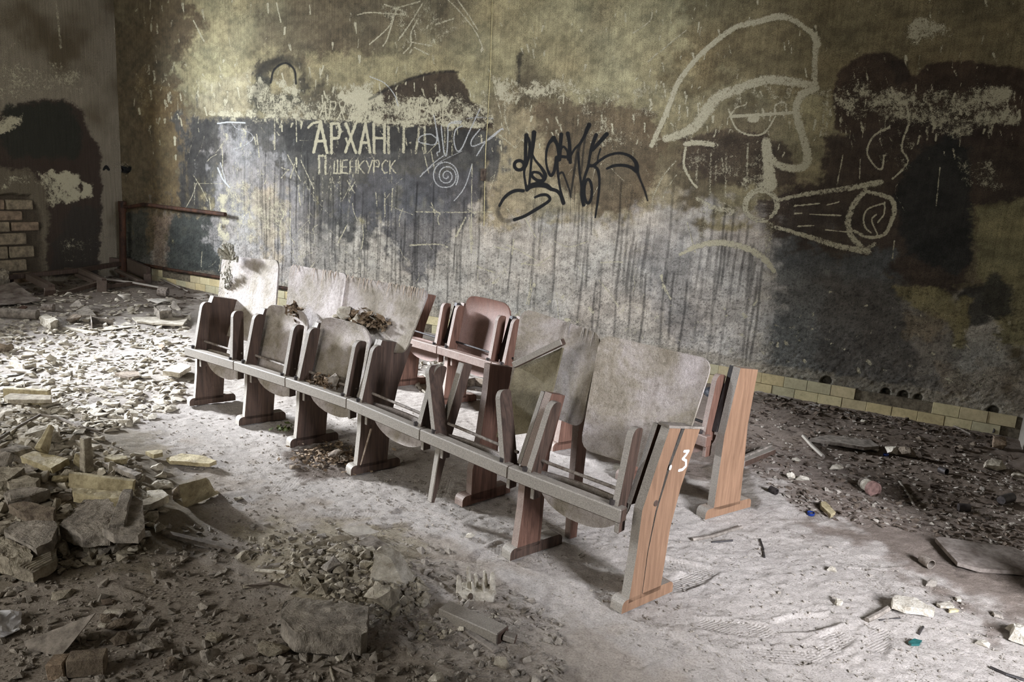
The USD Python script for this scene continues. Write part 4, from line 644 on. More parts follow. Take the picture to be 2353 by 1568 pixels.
# fourth frame, broken apart: the front half hangs from the rail, the rear half stands set back
u4 = norm(FT[5] - FT[3])
b0_, b1_, b2_ = on_plane([(990, 1154)], FT[4], LAT)[0], on_plane([(1022, 1000)], FT[4], LAT)[0], on_plane([(1070, 836)], FT[4], LAT)[0]
hp = part(A, 'post', beam(b0_, b1_, 0.030, 0.020, up=SK, w2=0.036, h2=0.05), 'wood_dusty', label='tapered broken post hanging from the rail, its foot gone'); part(A, 'post', beam(b1_, b2_, 0.036, 0.05, up=SK), 'wood_dusty')
F4 = on_floor([(1062, 1166)])[0]; sk4 = norm(on_floor([(1172, 1132)])[0] - F4)
p4 = part(A, 'post', px_plank([(1082, 1152), (1140, 1143), (1143, 1060), (1146, 1000), (1160, 930), (1178, 845), (1126, 838), (1120, 900), (1104, 1010), (1086, 1080)], F4, 0.036, sk4), 'wood_red', label='rear half of a split post standing set back behind the rail'); part(p4, 'skid', skid(F4, np.linalg.norm(on_floor([(1172, 1132)])[0] - F4), sk=sk4), 'wood_red')
g0 = on_floor([(1311, 1234)])[0]; part(A, 'post', beam(g0, on_plane([(1341, 909)], g0, LAT)[0], 0.034, 0.040, up=SK, w2=0.04, h2=0.062), 'wood_red', label='splintered rear half of a post standing behind the fifth frame')
part(A, 'splinter', beam(on_plane([(828, 1070)], FT[3] + LAT * 0.002, LAT)[0], on_plane([(853, 985)], FT[3] + LAT * 0.002, LAT)[0], 0.004, 0.006, w2=0.006, h2=0.012), 'veneer')
# backrests, each set by its own corners on the plane of the backs
uA = norm(FT[6] - FT[0]); nA = np.array([-uA[1], uA[0], 0]); NB = norm(nA - Z * math.tan(math.radians(15)))
def back_plane(px, s=0.2): return on_plane(px, FT[0] + nA * s + Z * 0.4, NB)
for q, (c, s, bw) in enumerate((([(511, 586), (641, 598), (626, 800), (492, 765)], 0.2, .02), ([(666, 607), (797, 629), (772, 800), (650, 790)], .2, .02), ([(786, 631), (986, 667), (930, 812), (764, 800)], .2, .025), ([(1198, 706), (1382, 768), (1334, 985), (1165, 925)], .21, .03), ([(1379, 767), (1639, 827), (1548, 1104), (1332, 1032)], .2, .03))):
    P = back_plane(c, s); bk_ = part(A, 'backrest', quad_panel(*P, r=0.05 if q != 1 else 0.035, bow=bw), 'plywood_dusty', 40)
    if q in (1, 2, 3):
        rs = random.Random(40 + q); out = []
        for k in range((0, 13, 24, 9)[q]):
            t = rs.uniform(0.05, 0.95) if q != 3 else rs.uniform(0.55, 0.95); a = P[0] * (1 - t) + P[1] * t + NB * (-0.004 + bw * (1 - (2 * t - 1) ** 2)); ln = rs.uniform(0.02, 0.075) * (1.5 if q == 1 and 0.3 < t < 0.6 else 1); d = norm(P[3] - P[0]); w = rs.uniform(0.003, 0.008)
            out.append(beam(a - d * 0.004, a + d * ln - NB * rs.uniform(0.004, 0.016), w, 0.0018, up=-NB, bev=0.0004, w2=0.0015, h2=0.001))
        [part(bk_, 'veneer_strip', o, 'veneer' if q != 3 else 'wood_dusty') for o in out]
# ---- rear row
Bf0 = np.array([-2.967, 3.89, 0]); Bf5 = on_floor([(1620, 1195)])[0]; uB = norm(Bf5 - Bf0); nB = np.array([-uB[1], uB[0], 0]); skB = norm((0.46, 0.89, 0)); LATB = np.array([skB[1], -skB[0], 0])
FB = [Bf0 * (1 - k / 5) + Bf5 * k / 5 + nB * 0.045 * math.sin(math.pi * k / 5) for k in range(6)]
B = thing('theatre_seat_row', 'reddish wooden row of folding seats nearer the graffiti wall, its backs missing', 'row of seats', FB[0])
mB = ('wood_red', 'plywood_red', 'iron_dark'); RB = [.362, .368, .372, .372, .370, .368]
for k in range(5): bay(B, FB[k], FB[k + 1], skB, RB[k], RB[k + 1], k == 1, mB, ((0, 0), (-0.01, 0)), apron=0.14, cheeks=((0, 1), (1, 1), (1, 0), (0, 0), (0, 1))[k])
for k in range(6):
    mt = 'wood_orange' if k == 5 else 'wood_red'; prof = POST if k != 5 else [(.048, .03), (.052, .20), (.057, .381), (.080, .52), (.105, .672), (.222, .655), (.212, .52), (.203, .402), (.212, .26), (.222, .03)]
    if k in (3, 4): prof = [(.030, .03), (.045, .20), (.050, .40), (.160, .40), (.175, .26), (.190, .03)]
    ps = part(B, 'post', plank(FB[k], prof, 0.038, sk=skB), mt, label='bare orange end post of the rear row' if k == 5 else None); part(ps, 'skid', skid(FB[k], 0.30 if k == 5 else 0.27, sk=skB), mt)
    if k not in (3, 4): part(ps, 'inner_strip', plank(FB[k], [(.052, .38), (.120, .668 if k == 5 else .628), (.150, .66 if k == 5 else .622), (.085, .38)], 0.028, 0.042, sk=skB), 'wood_black')
# ---- loose seat panel leaning across the broken bay
DP = norm(nA - Z * math.tan(math.radians(10))); dpl = lambda px, s=0.17: on_plane(px, FT[0] + nA * s + Z * 0.4, DP)
D0 = dpl([(1184, 843), (1293, 798), (1246, 990), (1139, 1006)]); lp_ = thing('broken_seat_panel', 'loose dusty seat panel with a dark batten, leaning slantwise in the broken bay', 'panel', D0[3])
part(lp_, 'panel', quad_panel(*D0, r=0.006, bow=0.012, th=0.010), 'plywood_olive', 40); bt = dpl([(1182, 839), (1294, 785)], 0.155); part(lp_, 'batten', beam(bt[0], bt[1], 0.030, 0.026, up=Z), 'wood_dusty')
# ------------------------------------------------------------------ things lying about
def ground(px):
    p = on_floor([px])[0]
    for _ in range(3): p = on_floor([px], floor_z(p[0], p[1]))[0]
    return p
def rough(m, amp, freq, seed, size=None):
    m = as_mesh(m).copy(); m.merge_vertices()
    if size:
        v, f = trimesh.remesh.subdivide_to_size(m.vertices, m.faces, size, max_iter=8); m = trimesh.Trimesh(v, f, process=False); m.merge_vertices()
    V = m.vertices; d = np.stack([fbm(V + 3.1 * k, freq, 3, seed + k) - 0.5 + 0.35 * (fbm(V + 7.7 * k, freq * 3.5, 2, seed + 9 + k) - 0.5) for k in range(3)], 1); m.vertices = V + 1.5 * amp * d
    return m
def slab(px, h, th, seed=0, tilt=(0, 0), amp=None, size=0.018):     # outline of the upper face, th thick, upper face h above the floor
    c = ground(np.mean(px, 0)); n = norm((tilt[0], tilt[1], 1.0)); P = on_plane(px, c + Z * h, n)
    size = max(size, np.ptp(P[:, :2], axis=0).max() / 22); o = P.mean(0); ex = norm(np.cross((0, 1, 0), n)); ey = np.cross(n, ex); pr = Polygon([((p - o) @ ex, (p - o) @ ey) for p in P]).buffer(0).segmentize(size)
    m = prism(list(pr.exterior.coords)[:-1], o - n * th / 2, ex, ey, n, th)
    return rough(m, th * 0.20 if amp is None else amp, 26, seed, size)
def rock(box_, seed, flat=0.75, deep=0.85, amp=0.07, sub=2, cut=0.0):   # box in the photograph -> a stone standing on the floor
    x0, y0, x1, y1 = box_; c = ground(((x0 + x1) / 2, y1 - 0.22 * (y1 - y0))); k = np.linalg.norm(c - EYE) / FPX; w = (x1 - x0) * k; h = max(0.25 * w, (y1 - y0) * k * flat); r = np.random.default_rng(seed)
    pts = r.normal(size=(15, 3)); pts /= np.linalg.norm(pts, axis=1, keepdims=True); pts *= r.uniform(0.75, 1.1, (15, 1)); m = hull(pts)
    a = math.atan2(_rt[1], _rt[0]); e = np.array([[math.cos(a), math.sin(a), 0], [-math.sin(a), math.cos(a), 0], [0, 0, 1]]); V = np.asarray(m.vertices)
    V = V / np.abs(V).max(0) * [w / 2, w / 2 * deep, h / 2]; m = trimesh.Trimesh(V @ e + c + Z * (h / 2 - 0.06 * h - 0.003), m.faces, process=False)
    return rough(m, amp * w * 1.25, 2.6 / w, seed, w / 8)
def stick(px, r, z=None, n=6, rad=None):
    P = np.array([ground(p) + Z * ((r if z is None else z[i]) - 0.002) for i, p in enumerate(px)]); return tube(P, rad if rad is not None else r, n)
def lath(p, q, w, h, z=0.0): a, b = ground(p) + Z * (h / 2 + z - 0.002), ground(q) + Z * (h / 2 + z - 0.002); return beam(a, b, w, h)
def sheet(px, hs, th=0.003, n=10, bow=0.0, seed=0, amp=0.006):      # thin curled sheet from four corners with heights
    TL, TR, BR, BL = [on_floor([p], floor_z(*ground(p)[:2]) + h)[0] for p, h in zip(px, hs)]; P = np.zeros((n, n, 3))
    for i, u in enumerate(np.linspace(0, 1, n)):
        for j, v_ in enumerate(np.linspace(0, 1, n)): P[i, j] = (TL * (1 - u) + TR * u) * (1 - v_) + (BL * (1 - u) + BR * u) * v_ + Z * bow * math.sin(math.pi * u) * math.sin(math.pi * v_ * 0.5)
    P[:, :, 2] += amp * 2 * (fbm(P.reshape(-1, 3), 16, 3, seed).reshape(n, n) - 0.3); return thick(P, -Z, th)
q2 = crop(0, 560, 4.525); q3 = crop(0, 860, 3.408); q4 = crop(0, 1240, 3.795); q5 = crop(560, 1220, 3.565); q6 = crop(1640, 820, 3.266); q7 = crop(1400, 1200, 2.469)
bx = lambda fr, a, b, c, d: (*fr((a, b))[0], *fr((c, d))[0])
# pipes by the corner
fl_ = lambda px, off: on_back([px], off)[0]
c0, c1 = fl_((281, 466), .12), fl_((283, 640), .12); c1[2] = -0.02
pp = thing('rusty_pipe', 'thick rusty upright heating pipe in the corner with a branch along the wall', 'pipe', (c0[0], c0[1], 0))
part(pp, 'riser', tube([c1, c0], 0.036, 12), 'rust', 40); e0 = c0 - Z * 0.04; e1, e2 = fl_((330, 470), .09), fl_((518, 493), .09)
part(pp, 'branch', tube([e0 + Z * 0.0, e0 + (0.12, 0.0, 0.0), e1, e2], 0.021, 10), 'rust', 40); part(pp, 'collar', tube([c0 - Z * 0.10, c0 + Z * 0.015], 0.044, 12), 'rust', 40)
c2, c3 = fl_((259, 492), .10), fl_((259, 640), .10); c3[2] = -0.02; solo('rusty_pipe', tube([c3, c2 - Z * 0.03, c2 + (0, 0.05, 0.02)], 0.028, 10), 'rust', 'thinner dark upright pipe left of the rusty riser', 'pipe')
g1, g2 = fl_((330, 609), .07), fl_((520, 640), .05); solo('rusty_pipe', tube([g1, g1 * .5 + g2 * .5 - Z * 0.004, g2, fl_((700, 670), .05)], 0.017, 10), 'rust', 'low rusty pipe running along the wall just above the skirting', 'pipe')
wr = [fl_(p, .008) for p in ((1132, -40), (1130, 60), (1127, 160), (1121, 270), (1116, 345), (1114, 420), (1112, 520))]; solo('cable', tube(wr, 0.0038, 6), 'wire', 'thin pale cable hanging straight down the graffiti wall', 'cable')
jb = fl_((1113, 402), .0); solo('junction_box', [box(jb + (-0.025, -0.028, -0.05), jb + (0.02, 0.0, 0.05), 0.006)], 'litter_dark', 'small broken junction box on the wall below the cable', 'box')
# overturned seat frame by the left wall
fz = lambda x, y, z: on_floor(q2((x, y)), z)[0]
of = thing('overturned_seat_frame', 'dark wooden seat frame lying overturned among rubble by the brick patch', 'frame', fz(800, 420, 0))
for nm, a, b, w, h in (('long_rail', (80, 350, .13), (860, 272, .16), .045, .035), ('long_rail', (860, 272, .16), (1310, 197, .17), .045, .035), ('side_board', (1305, 205, .16), (1545, 318, .115), .03, .12), ('side_board', (835, 285, .155), (1085, 398, .12), .03, .05), ('side_board', (300, 345, .14), (540, 462, .11), .04, .05), ('front_rail', (545, 555, .03), (1015, 415, .10), .03, .03), ('front_rail', (1085, 450, .07), (1500, 400, .08), .03, .03), ('slat', (800, 325, .12), (990, 402, .10), .03, .025), ('slat', (1210, 275, .12), (1480, 402, .08), .03, .025), ('back_rail', (560, 262, .12), (800, 290, .12), .03, .05), ('back_rail', (1040, 160, .2), (1300, 198, .18), .03, .06), ('foot', (520, 470, .11), (515, 590, -.01), .06, .04), ('foot', (1062, 400, .12), (1058, 560, -.01), .06, .04), ('foot', (1535, 320, .11), (1535, 440, -.01), .05, .04), ('foot', (1045, 150, .21), (1040, 235, .0), .06, .04), ('foot', (95, 345, .13), (95, 420, -.01), .05, .04)):
    part(of, nm, beam(fz(*a), fz(*b), w * 1.5, h * 1.25, bev=0.003), 'wood_frame')
# left background
solo('linoleum_sheet', sheet(q2((-120, 470), (150, 405), (430, 600), (-60, 650)), (.06, .12, .02, .02), seed=1, amp=.01), 'board_brown', 'curled grey sheet of floor covering at the end of the overturned frame', 'sheet')
solo('pole', stick(q2((1095, 432), (1370, 455), (1660, 490)), 0.017, (.06, .05, .03)), 'wood_dusty', 'thin wooden pole leaning from the overturned frame towards the tin', 'pole')
def hollow(a, b, r, t=0.004, n=16):
    a, b = np.asarray(a, float), np.asarray(b, float); o = tube([a, b], r, n, cap=False); i = tube([a, b], r - t, n, cap=False); i.invert(); d = norm(b - a); out = [o, i]
    v0, v1 = np.asarray(o.vertices[-n:]), np.asarray(i.vertices[-n:]); f = [[k, (k + 1) % n, n + k] for k in range(n)] + [[(k + 1) % n, n + (k + 1) % n, n + k] for k in range(n)]; out.append(trimesh.Trimesh(np.vstack([v0, v1]), f, process=False)); return out + [tube([a, a + d * 0.004], r - t * 0.5, n)]
ta, tb = ground(q2((1650, 545))[0]) + Z * .048, ground(q2((1745, 560))[0]) + Z * .048; solo('tin_can', hollow(ta, tb, 0.050), 'metal_dusty', 'grey open tin can lying beyond the first seat, below the low pipe', 'can', smooth=40)
solo('lath', stick(q2((1560, 360), (1960, 510)), 0.010, (.05, .012)), 'wood_dusty', 'thin stick leaning on the skirting below the low pipe', 'stick')
ta, tb = ground(q2((395, 790))[0]) + Z * .04, ground(q2((20, 770))[0]) + Z * .04; solo('cardboard_tube', hollow(ta, tb, 0.042), 'lath_grey', 'grey cardboard tube lying in the rubble at the left wall', 'tube', smooth=40)
ta, tb = ground(q2((560, 705))[0]) + Z * .03, ground(q2((450, 700))[0]) + Z * .032; solo('cup', hollow(ta, tb, 0.033), 'metal_dusty', 'small pale cup lying on its side near the cardboard tube', 'cup', smooth=40)
for i, (nm, pts, h, th, tl, mt, lb, ct) in enumerate((
    ('plaster_shard', ((690, 670), (815, 578), (860, 650)), .05, .015, (.1, -.5), 'plaster_grey', 'upright triangular plaster shard in front of the overturned frame', 'shard'),
    ('plaster_shard', ((790, 700), (900, 640), (1000, 745), (850, 750)), .05, .02, (0, -.25), 'plaster_grey', 'broad grey triangular shard nearer the seats than the upright one', 'shard'),
    ('pale_board', ((1370, 765), (1640, 760), (1950, 780), (1900, 845), (1650, 835), (1420, 805)), .03, .014, (0, 0), 'plaster_pale', 'long whitish flat board on bright rubble beside the first seat', 'board'),
    ('pale_slab', ((1690, 1325), (1760, 1268), (1900, 1248), (1985, 1275), (1870, 1345)), .05, .03, (0, 0), 'plaster_pale', 'pale pointed plaster slab just in front of the first seat post', 'slab'),
    ('brown_flake', ((1195, 1350), (1290, 1325), (1440, 1330), (1450, 1370), (1340, 1390)), .03, .016, (0, 0), 'plaster_brown', 'brown flat flake on white rubble near the pale pointed slab', 'flake'),
    ('clay_shard', ((1640, 1060), (1680, 1042), (1712, 1065), (1680, 1090)), .03, .012, (0, 0), 'brick_b', 'tiny reddish clay shard on bright rubble left of the first seat', 'shard'),
    ('box_fragment', ((1600, 650), (1720, 632), (1790, 690), (1660, 710)), .09, .07, (0, 0), 'plaster_grey', 'grey box-shaped fragment behind the long whitish board', 'fragment'),
    ('plaster_shard', ((1760, 680), (1800, 585), (1895, 700)), .06, .02, (.15, -.6), 'plaster_grey', 'pointed grey shard propped against the box-shaped fragment', 'shard'),
    ('foam_block', ((-60, 300), (10, 265), (80, 280), (75, 330), (-20, 350)), .16, .17, (0, 0), 'plaster_tan', 'yellowish porous block against the brick patch of the wall', 'block'),
    ('block', ((410, 760), (480, 730), (600, 790), (520, 820)), .06, .06, (0, 0), 'plaster_pale', 'pale broken block beside the cup and cardboard tube', 'block'))):
    solo(nm, slab(q2(*pts), h, th, 200 + i, tl), mt, lb, ct)
solo('stone', rock(bx(q2, 705, 735, 862, 835), 31), 'plaster_brown', 'dark roundish stone between the white strip and the grey shards', 'stone')
solo('stone', rock(bx(q2, -60, 1000, 112, 1150), 32), 'plaster_brown', 'large brown stone at the picture edge above the trough tile', 'stone')
solo('white_lump', rock(bx(q2, 1655, 725, 1745, 775), 33), 'plaster_pale', 'small white plaster lump on the long whitish board', 'lump')
solo('red_scrap', slab(q2((180, 670), (235, 640), (285, 655), (230, 692)), .03, .01, 5), 'rust', 'orange-red scrap lying below the curled grey sheet', 'scrap')
solo('paper_sheet', sheet(q2((1220, 532), (1355, 530), (1365, 580), (1290, 580)), (.04, .05, .0, .01), seed=4), 'paper', 'crumpled paper sheet in front of the leaning pole', 'paper')
solo('paper_sheet', sheet(q2((1520, 580), (1780, 565), (1900, 600), (1640, 625)), (.02, .05, .01, .01), bow=.02, seed=5), 'paper', 'long pale paper sheet lying in front of the tin can', 'paper')
solo('white_strip', lath(*q2((665, 888), (1000, 945)), .05, .018), 'plaster_pale', 'white flat strip on bright rubble below the roundish stone', 'strip')
tr_ = q2((945, 905), (1150, 890), (1470, 845), (1000, 815)); tth = thing('bent_trough', 'bent white metal trough lying right of the white strip', 'trough', ground(tr_[0])); part(tth, 'bottom', slab(q2((950, 910), (1160, 893), (1460, 852), (1170, 850)), .015, .006, 3), 'plaster_pale'); part(tth, 'side', lath(*q2((955, 830), (1180, 862)), .006, .06), 'lath_grey'); part(tth, 'side', lath(*q2((948, 830), (962, 905)), .006, .07), 'lath_grey')
ds_ = thing('dish_fragment', 'shallow pale dish fragment with raised rims on the left rubble', 'fragment', ground(q2((240, 1310))[0])); part(ds_, 'bottom', slab(q2((110, 1320), (200, 1280), (370, 1290), (290, 1335)), .02, .010, 7), 'plaster_grey'); part(ds_, 'rim', lath(*q2((110, 1285), (250, 1330)), .012, .05), 'plaster_pale'); part(ds_, 'rim', lath(*q2((250, 1335), (375, 1300)), .012, .04), 'plaster_pale')
# the heap on the left
for i, (nm, pts, h, th, tl, mt, lb, ct) in enumerate((
    ('ribbed_tile', ((140, 490), (270, 405), (460, 402), (455, 455), (300, 512)), .07, .035, (0, -.1), 'plaster_pale', 'ribbed pale tile fragment lying under the bent rod', 'tile'),
    ('plate', ((160, 645), (260, 600), (540, 660), (400, 735)), .06, .03, (0, -.12), 'ochre_glaze', 'ochre plate fragment with an upright fin, topmost on the heap', 'plate'),
    ('ribbed_slab', ((50, 830), (200, 792), (312, 822), (280, 850), (70, 855)), .06, .03, (0, 0), 'plaster_tan', 'small ribbed slab behind the grey ribbed one in the heap', 'slab'),
    ('ribbed_slab', ((30, 930), (160, 885), (385, 900), (240, 960), (60, 1000)), .07, .04, (0, -.1), 'plaster_grey', 'grey ribbed slab left of the L-shaped ochre moulding', 'slab'),
    ('mortar_slab', ((460, 1185), (650, 985), (860, 980), (900, 1040), (850, 1240), (640, 1255)), .085, .05, (0, -.05), 'plaster_grey', 'largest grey mortar slab of the heap, under the ridged piece', 'slab'),
    ('dark_slab', ((60, 1025), (190, 992), (430, 1050), (415, 1105), (200, 1090)), .09, .035, (0, -.12), 'plaster_brown', 'dark flat slab above the broad one at the heap edge', 'slab'),
    ('broad_slab', ((30, 1230), (120, 1150), (440, 1150), (452, 1200), (400, 1300), (290, 1370)), .085, .045, (0, -.05), 'plaster_grey', 'broad broken slab left of the largest mortar slab', 'slab'),
    ('ribbed_slab', ((90, 1515), (230, 1430), (440, 1370), (435, 1450), (250, 1555)), .06, .04, (.1, -.1), 'plaster_tan', 'tan ribbed slab lowest of the heap, tilted towards the viewer', 'slab'),
    ('thin_shard', ((1300, 655), (1420, 622), (1600, 640), (1692, 680), (1640, 702), (1330, 678)), .035, .018, (0, -.08), 'ochre_glaze', 'long thin ochre shard alone right of the heap', 'shard'),
    ('small_shard', ((1140, 605), (1270, 592), (1275, 615), (1200, 630)), .035, .02, (0, 0), 'ochre_glaze', 'short ochre shard just left of the long thin one', 'shard'),
    ('ochre_fragment', ((815, 655), (860, 628), (995, 640), (990, 662), (890, 672)), .05, .025, (0, 0), 'ochre_glaze', 'ochre fragment behind the upright stub', 'fragment'),
    ('grey_strip', ((800, 690), (880, 690), (1110, 775), (1060, 800), (900, 730)), .035, .02, (0, 0), 'plaster_grey', 'grey bent strip behind the L-shaped ochre moulding', 'strip'),
    ('flat_chip', ((1150, 915), (1270, 905), (1320, 950), (1240, 985), (1150, 970)), .045, .03, (0, 0), 'plaster_pale', 'flat pale chip between the heap and the coved ochre piece', 'chip'),
    ('long_shard', ((1060, 990), (1180, 965), (1280, 970), (1200, 1010), (1090, 1030)), .05, .03, (0, 0), 'plaster_tan', 'long tan shard right of the ridged piece', 'shard'),
    ('wedge', ((0, 1275), (60, 1290), (250, 1380), (255, 1430), (80, 1440), (-60, 1400)), .075, .06, (0, 0), 'plaster_tan', 'tan wedge at the picture edge below the broad slab', 'wedge'))):
    mt_ = slab(q3(*pts), h, th, 240 + i, tl)
    if nm == 'plate':
        pt = thing(nm, lb, ct, ground(q3((350, 660))[0])); part(pt, 'base', mt_, mt); part(pt, 'fin', rough(beam(ground(q3((330, 690))[0]) + Z * .05, ground(q3((420, 640))[0]) + Z * .14, .03, .07, w2=.015, h2=.03), .006, 20, 6, .02), mt)
    elif 'ribbed' in nm:
        rt_ = thing(nm, lb, ct, ground(np.mean(q3(*pts), 0))); part(rt_, 'body', mt_, mt); P = [on_floor([p], h + floor_z(*ground(p)[:2]))[0] for p in q3(*pts)]
        for k in range(5):
            t = 0.14 + 0.18 * k; a = P[0] * (1 - t) + P[-1] * t if len(P) == 4 else P[0] * (1 - t) + P[-1] * t; b = P[2] * (1 - t) + P[3] * t; part(rt_, 'rib', beam(a * .9 + b * .1, a * .12 + b * .88, .007, .010), mt)
    else: solo(nm, mt_, mt, lb, ct)
rg = thing('ridged_piece', 'grey moulding piece with a raised ridge, leaning on the largest mortar slab', 'moulding', ground(q3((960, 1150))[0])); part(rg, 'base', slab(q3((800, 1205), (980, 955), (1112, 965), (1135, 1200), (1080, 1268), (890, 1258)), .10, .03, 270), 'plaster_grey')
part(rg, 'ridge', rough(beam(on_floor(q3((915, 1225)), .13)[0], on_floor(q3((1000, 945)), .145)[0], .05, .05, w2=.035), .006, 18, 271, .03), 'plaster_grey')
lm = thing('ochre_moulding', 'L-shaped ochre moulding with a smooth upright face in the middle of the heap', 'moulding', ground(q3((800, 930))[0]))
o_ = ground(q3((790, 925))[0]); fn = norm((0.45, -0.85, 0.0)); part(lm, 'upright_face', [rough(trimesh.util.concatenate([prism([((p - o_) @ np.array([-fn[1], fn[0], 0]), p[2]) for p in on_plane(q3((550, 770), (1055, 832), (1042, 918), (548, 884)), o_, fn)], o_ - Z * o_[2], np.array([-fn[1], fn[0], 0]), Z, fn, .022)]), .002, 20, 7, .03)], 'ochre_glaze')
part(lm, 'flange', slab(q3((575, 930), (560, 890), (1040, 925), (985, 978), (800, 972)), .055, .035, 281), 'ochre_glaze')
cv = thing('coved_piece', 'ochre coved moulding piece lying alone on the dust right of the heap', 'moulding', ground(q3((1550, 960))[0])); Pc = [on_floor([p], z_)[0] for p, z_ in zip(q3((1400, 870), (1612, 812), (1700, 915), (1445, 1030)), (.12, .12, .015, .015))]; nn_ = 12; PP = np.zeros((nn_, nn_, 3))
for i, u_ in enumerate(np.linspace(0, 1, nn_)):
    for j, v_ in enumerate(np.linspace(0, 1, nn_)): PP[i, j] = (Pc[0] * (1 - u_) + Pc[1] * u_) * (1 - v_) + (Pc[3] * (1 - u_) + Pc[2] * u_) * v_ - Z * 0.02 * math.sin(math.pi * v_) + (0.02 * math.sin(9 * u_ + 2 * v_) * v_ * (1 - v_) if 0 else 0)
part(cv, 'shell', rough(thick(PP, norm((-.3, .7, -.6)), .035), .004, 20, 290), 'ochre_glaze'); part(cv, 'mortar', rock(bx(q3, 1345, 870, 1440, 1010), 291), 'plaster_brown')
ttl = thing('trough_tile', 'long tan trough-shaped tile lying on bright rubble at the left', 'tile', ground(q3((210, 240))[0])); part(ttl, 'base', slab(q3((30, 175), (80, 150), (400, 165), (395, 200), (60, 200)), .09, .02, 295), 'plaster_tan'); part(ttl, 'front_wall', rough(lath(*q3((45, 225), (395, 245)), .03, .09), .004, 20, 296, .03), 'ochre_glaze')
st_ = thing('upright_stub', 'pale stub of tile standing upright behind the L-shaped ochre moulding', 'stub', ground(q3((650, 760))[0])); part(st_, 'post', rough(beam(ground(q3((680, 765))[0]), ground(q3((685, 765))[0]) + Z * .155, .045, .04, w2=.035, h2=.03, up=(1, 0, 0)), .004, 20, 301, .02), 'plaster_tan'); part(st_, 'web', rough(beam(ground(q3((610, 755))[0]) + Z * .02, ground(q3((665, 755))[0]) + Z * .05, .02, .05, h2=.09), .004, 20, 302, .02), 'ochre_glaze')
solo('left_trough', slab(q3((-80, 790), (20, 720), (185, 740), (60, 830), (-60, 850)), .10, .06, 304, (.1, -.2)), 'plaster_tan', 'tan trough fragment at the picture edge beside the dark chunk', 'fragment')
solo('bent_rod', stick(q3((-60, 555), (150, 455), (320, 392), (470, 402), (620, 440), (770, 460)), .008, (.012, .03, .05, .04, .02, .01)), 'lath_grey', 'bent grey rod lying over the ribbed pale tile', 'rod')
solo('lath', lath(*q3((1280, 1258), (1835, 1392)), .028, .016), 'lath_grey', 'long narrow grey lath on the dust right of the heap', 'lath')
R5 = random.Random(55)
chunks = [(q3, b, m, l) for b, m, l in (((-60, 570, 235, 705), 'plaster_grey', 'big pale chunk at the picture edge behind the ochre plate'), ((180, 690, 350, 760), 'plaster_grey', 'grey chunk tucked under the ochre plate'), ((520, 875, 590, 935), 'plaster_grey', 'grey lump at the left end of the L-shaped moulding'), ((1190, 690, 1275, 765), 'plaster_pale', 'whitish chunk at the far right side of the heap'), ((1190, 750, 1305, 830), 'plaster_tan', 'tan chunk right of the L-shaped moulding'), ((1180, 825, 1355, 905), 'plaster_pale', 'flat whitish chunk behind the flat pale chip'), ((1120, 1140, 1215, 1215), 'plaster_tan', 'tan chunk below the right end of the ridged piece'), ((1180, 1150, 1285, 1262), 'plaster_tan', 'tall tan chunk above the start of the long lath'), ((860, 1285, 985, 1400), 'plaster_grey', 'grey cube-like chunk in front of the largest mortar slab'), ((960, 1335, 1078, 1402), 'plaster_pale', 'pale chunk right of the grey cube-like one'), ((750, 1345, 872, 1412), 'plaster_grey', 'flat grey chunk left of the grey cube-like one'), ((1840, 1375, 1985, 1455), 'plaster_tan', 'tan pebble pair at the lower end of the long lath'), ((430, 1310, 575, 1425), 'plaster_tan', 'tan lump in front of the broad slab'), ((700, 1275, 840, 1340), 'plaster_tan', 'tan block under the front edge of the largest mortar slab'), ((590, 1380, 720, 1425), 'plaster_grey', 'low grey stone right of the tilted ribbed slab'), ((1180, 1020, 1315, 1100), 'plaster_tan', 'tan stone right of the ridged piece'), ((380, 940, 585, 1000), 'plaster_brown', 'brown stone under the left end of the L-shaped moulding'), ((420, 780, 560, 850), 'ochre_glaze', 'ochre lump between the plate and the L-shaped moulding'), ((640, 1255, 760, 1330), 'litter_dark', 'black hollow lump under the largest mortar slab'), ((1830, 955, 1905, 1000), 'plaster_tan', 'lone pale pebble right of the coved piece'), ((-40, 900, 60, 980), 'plaster_tan', 'tan chunk left of the grey ribbed slab'))]
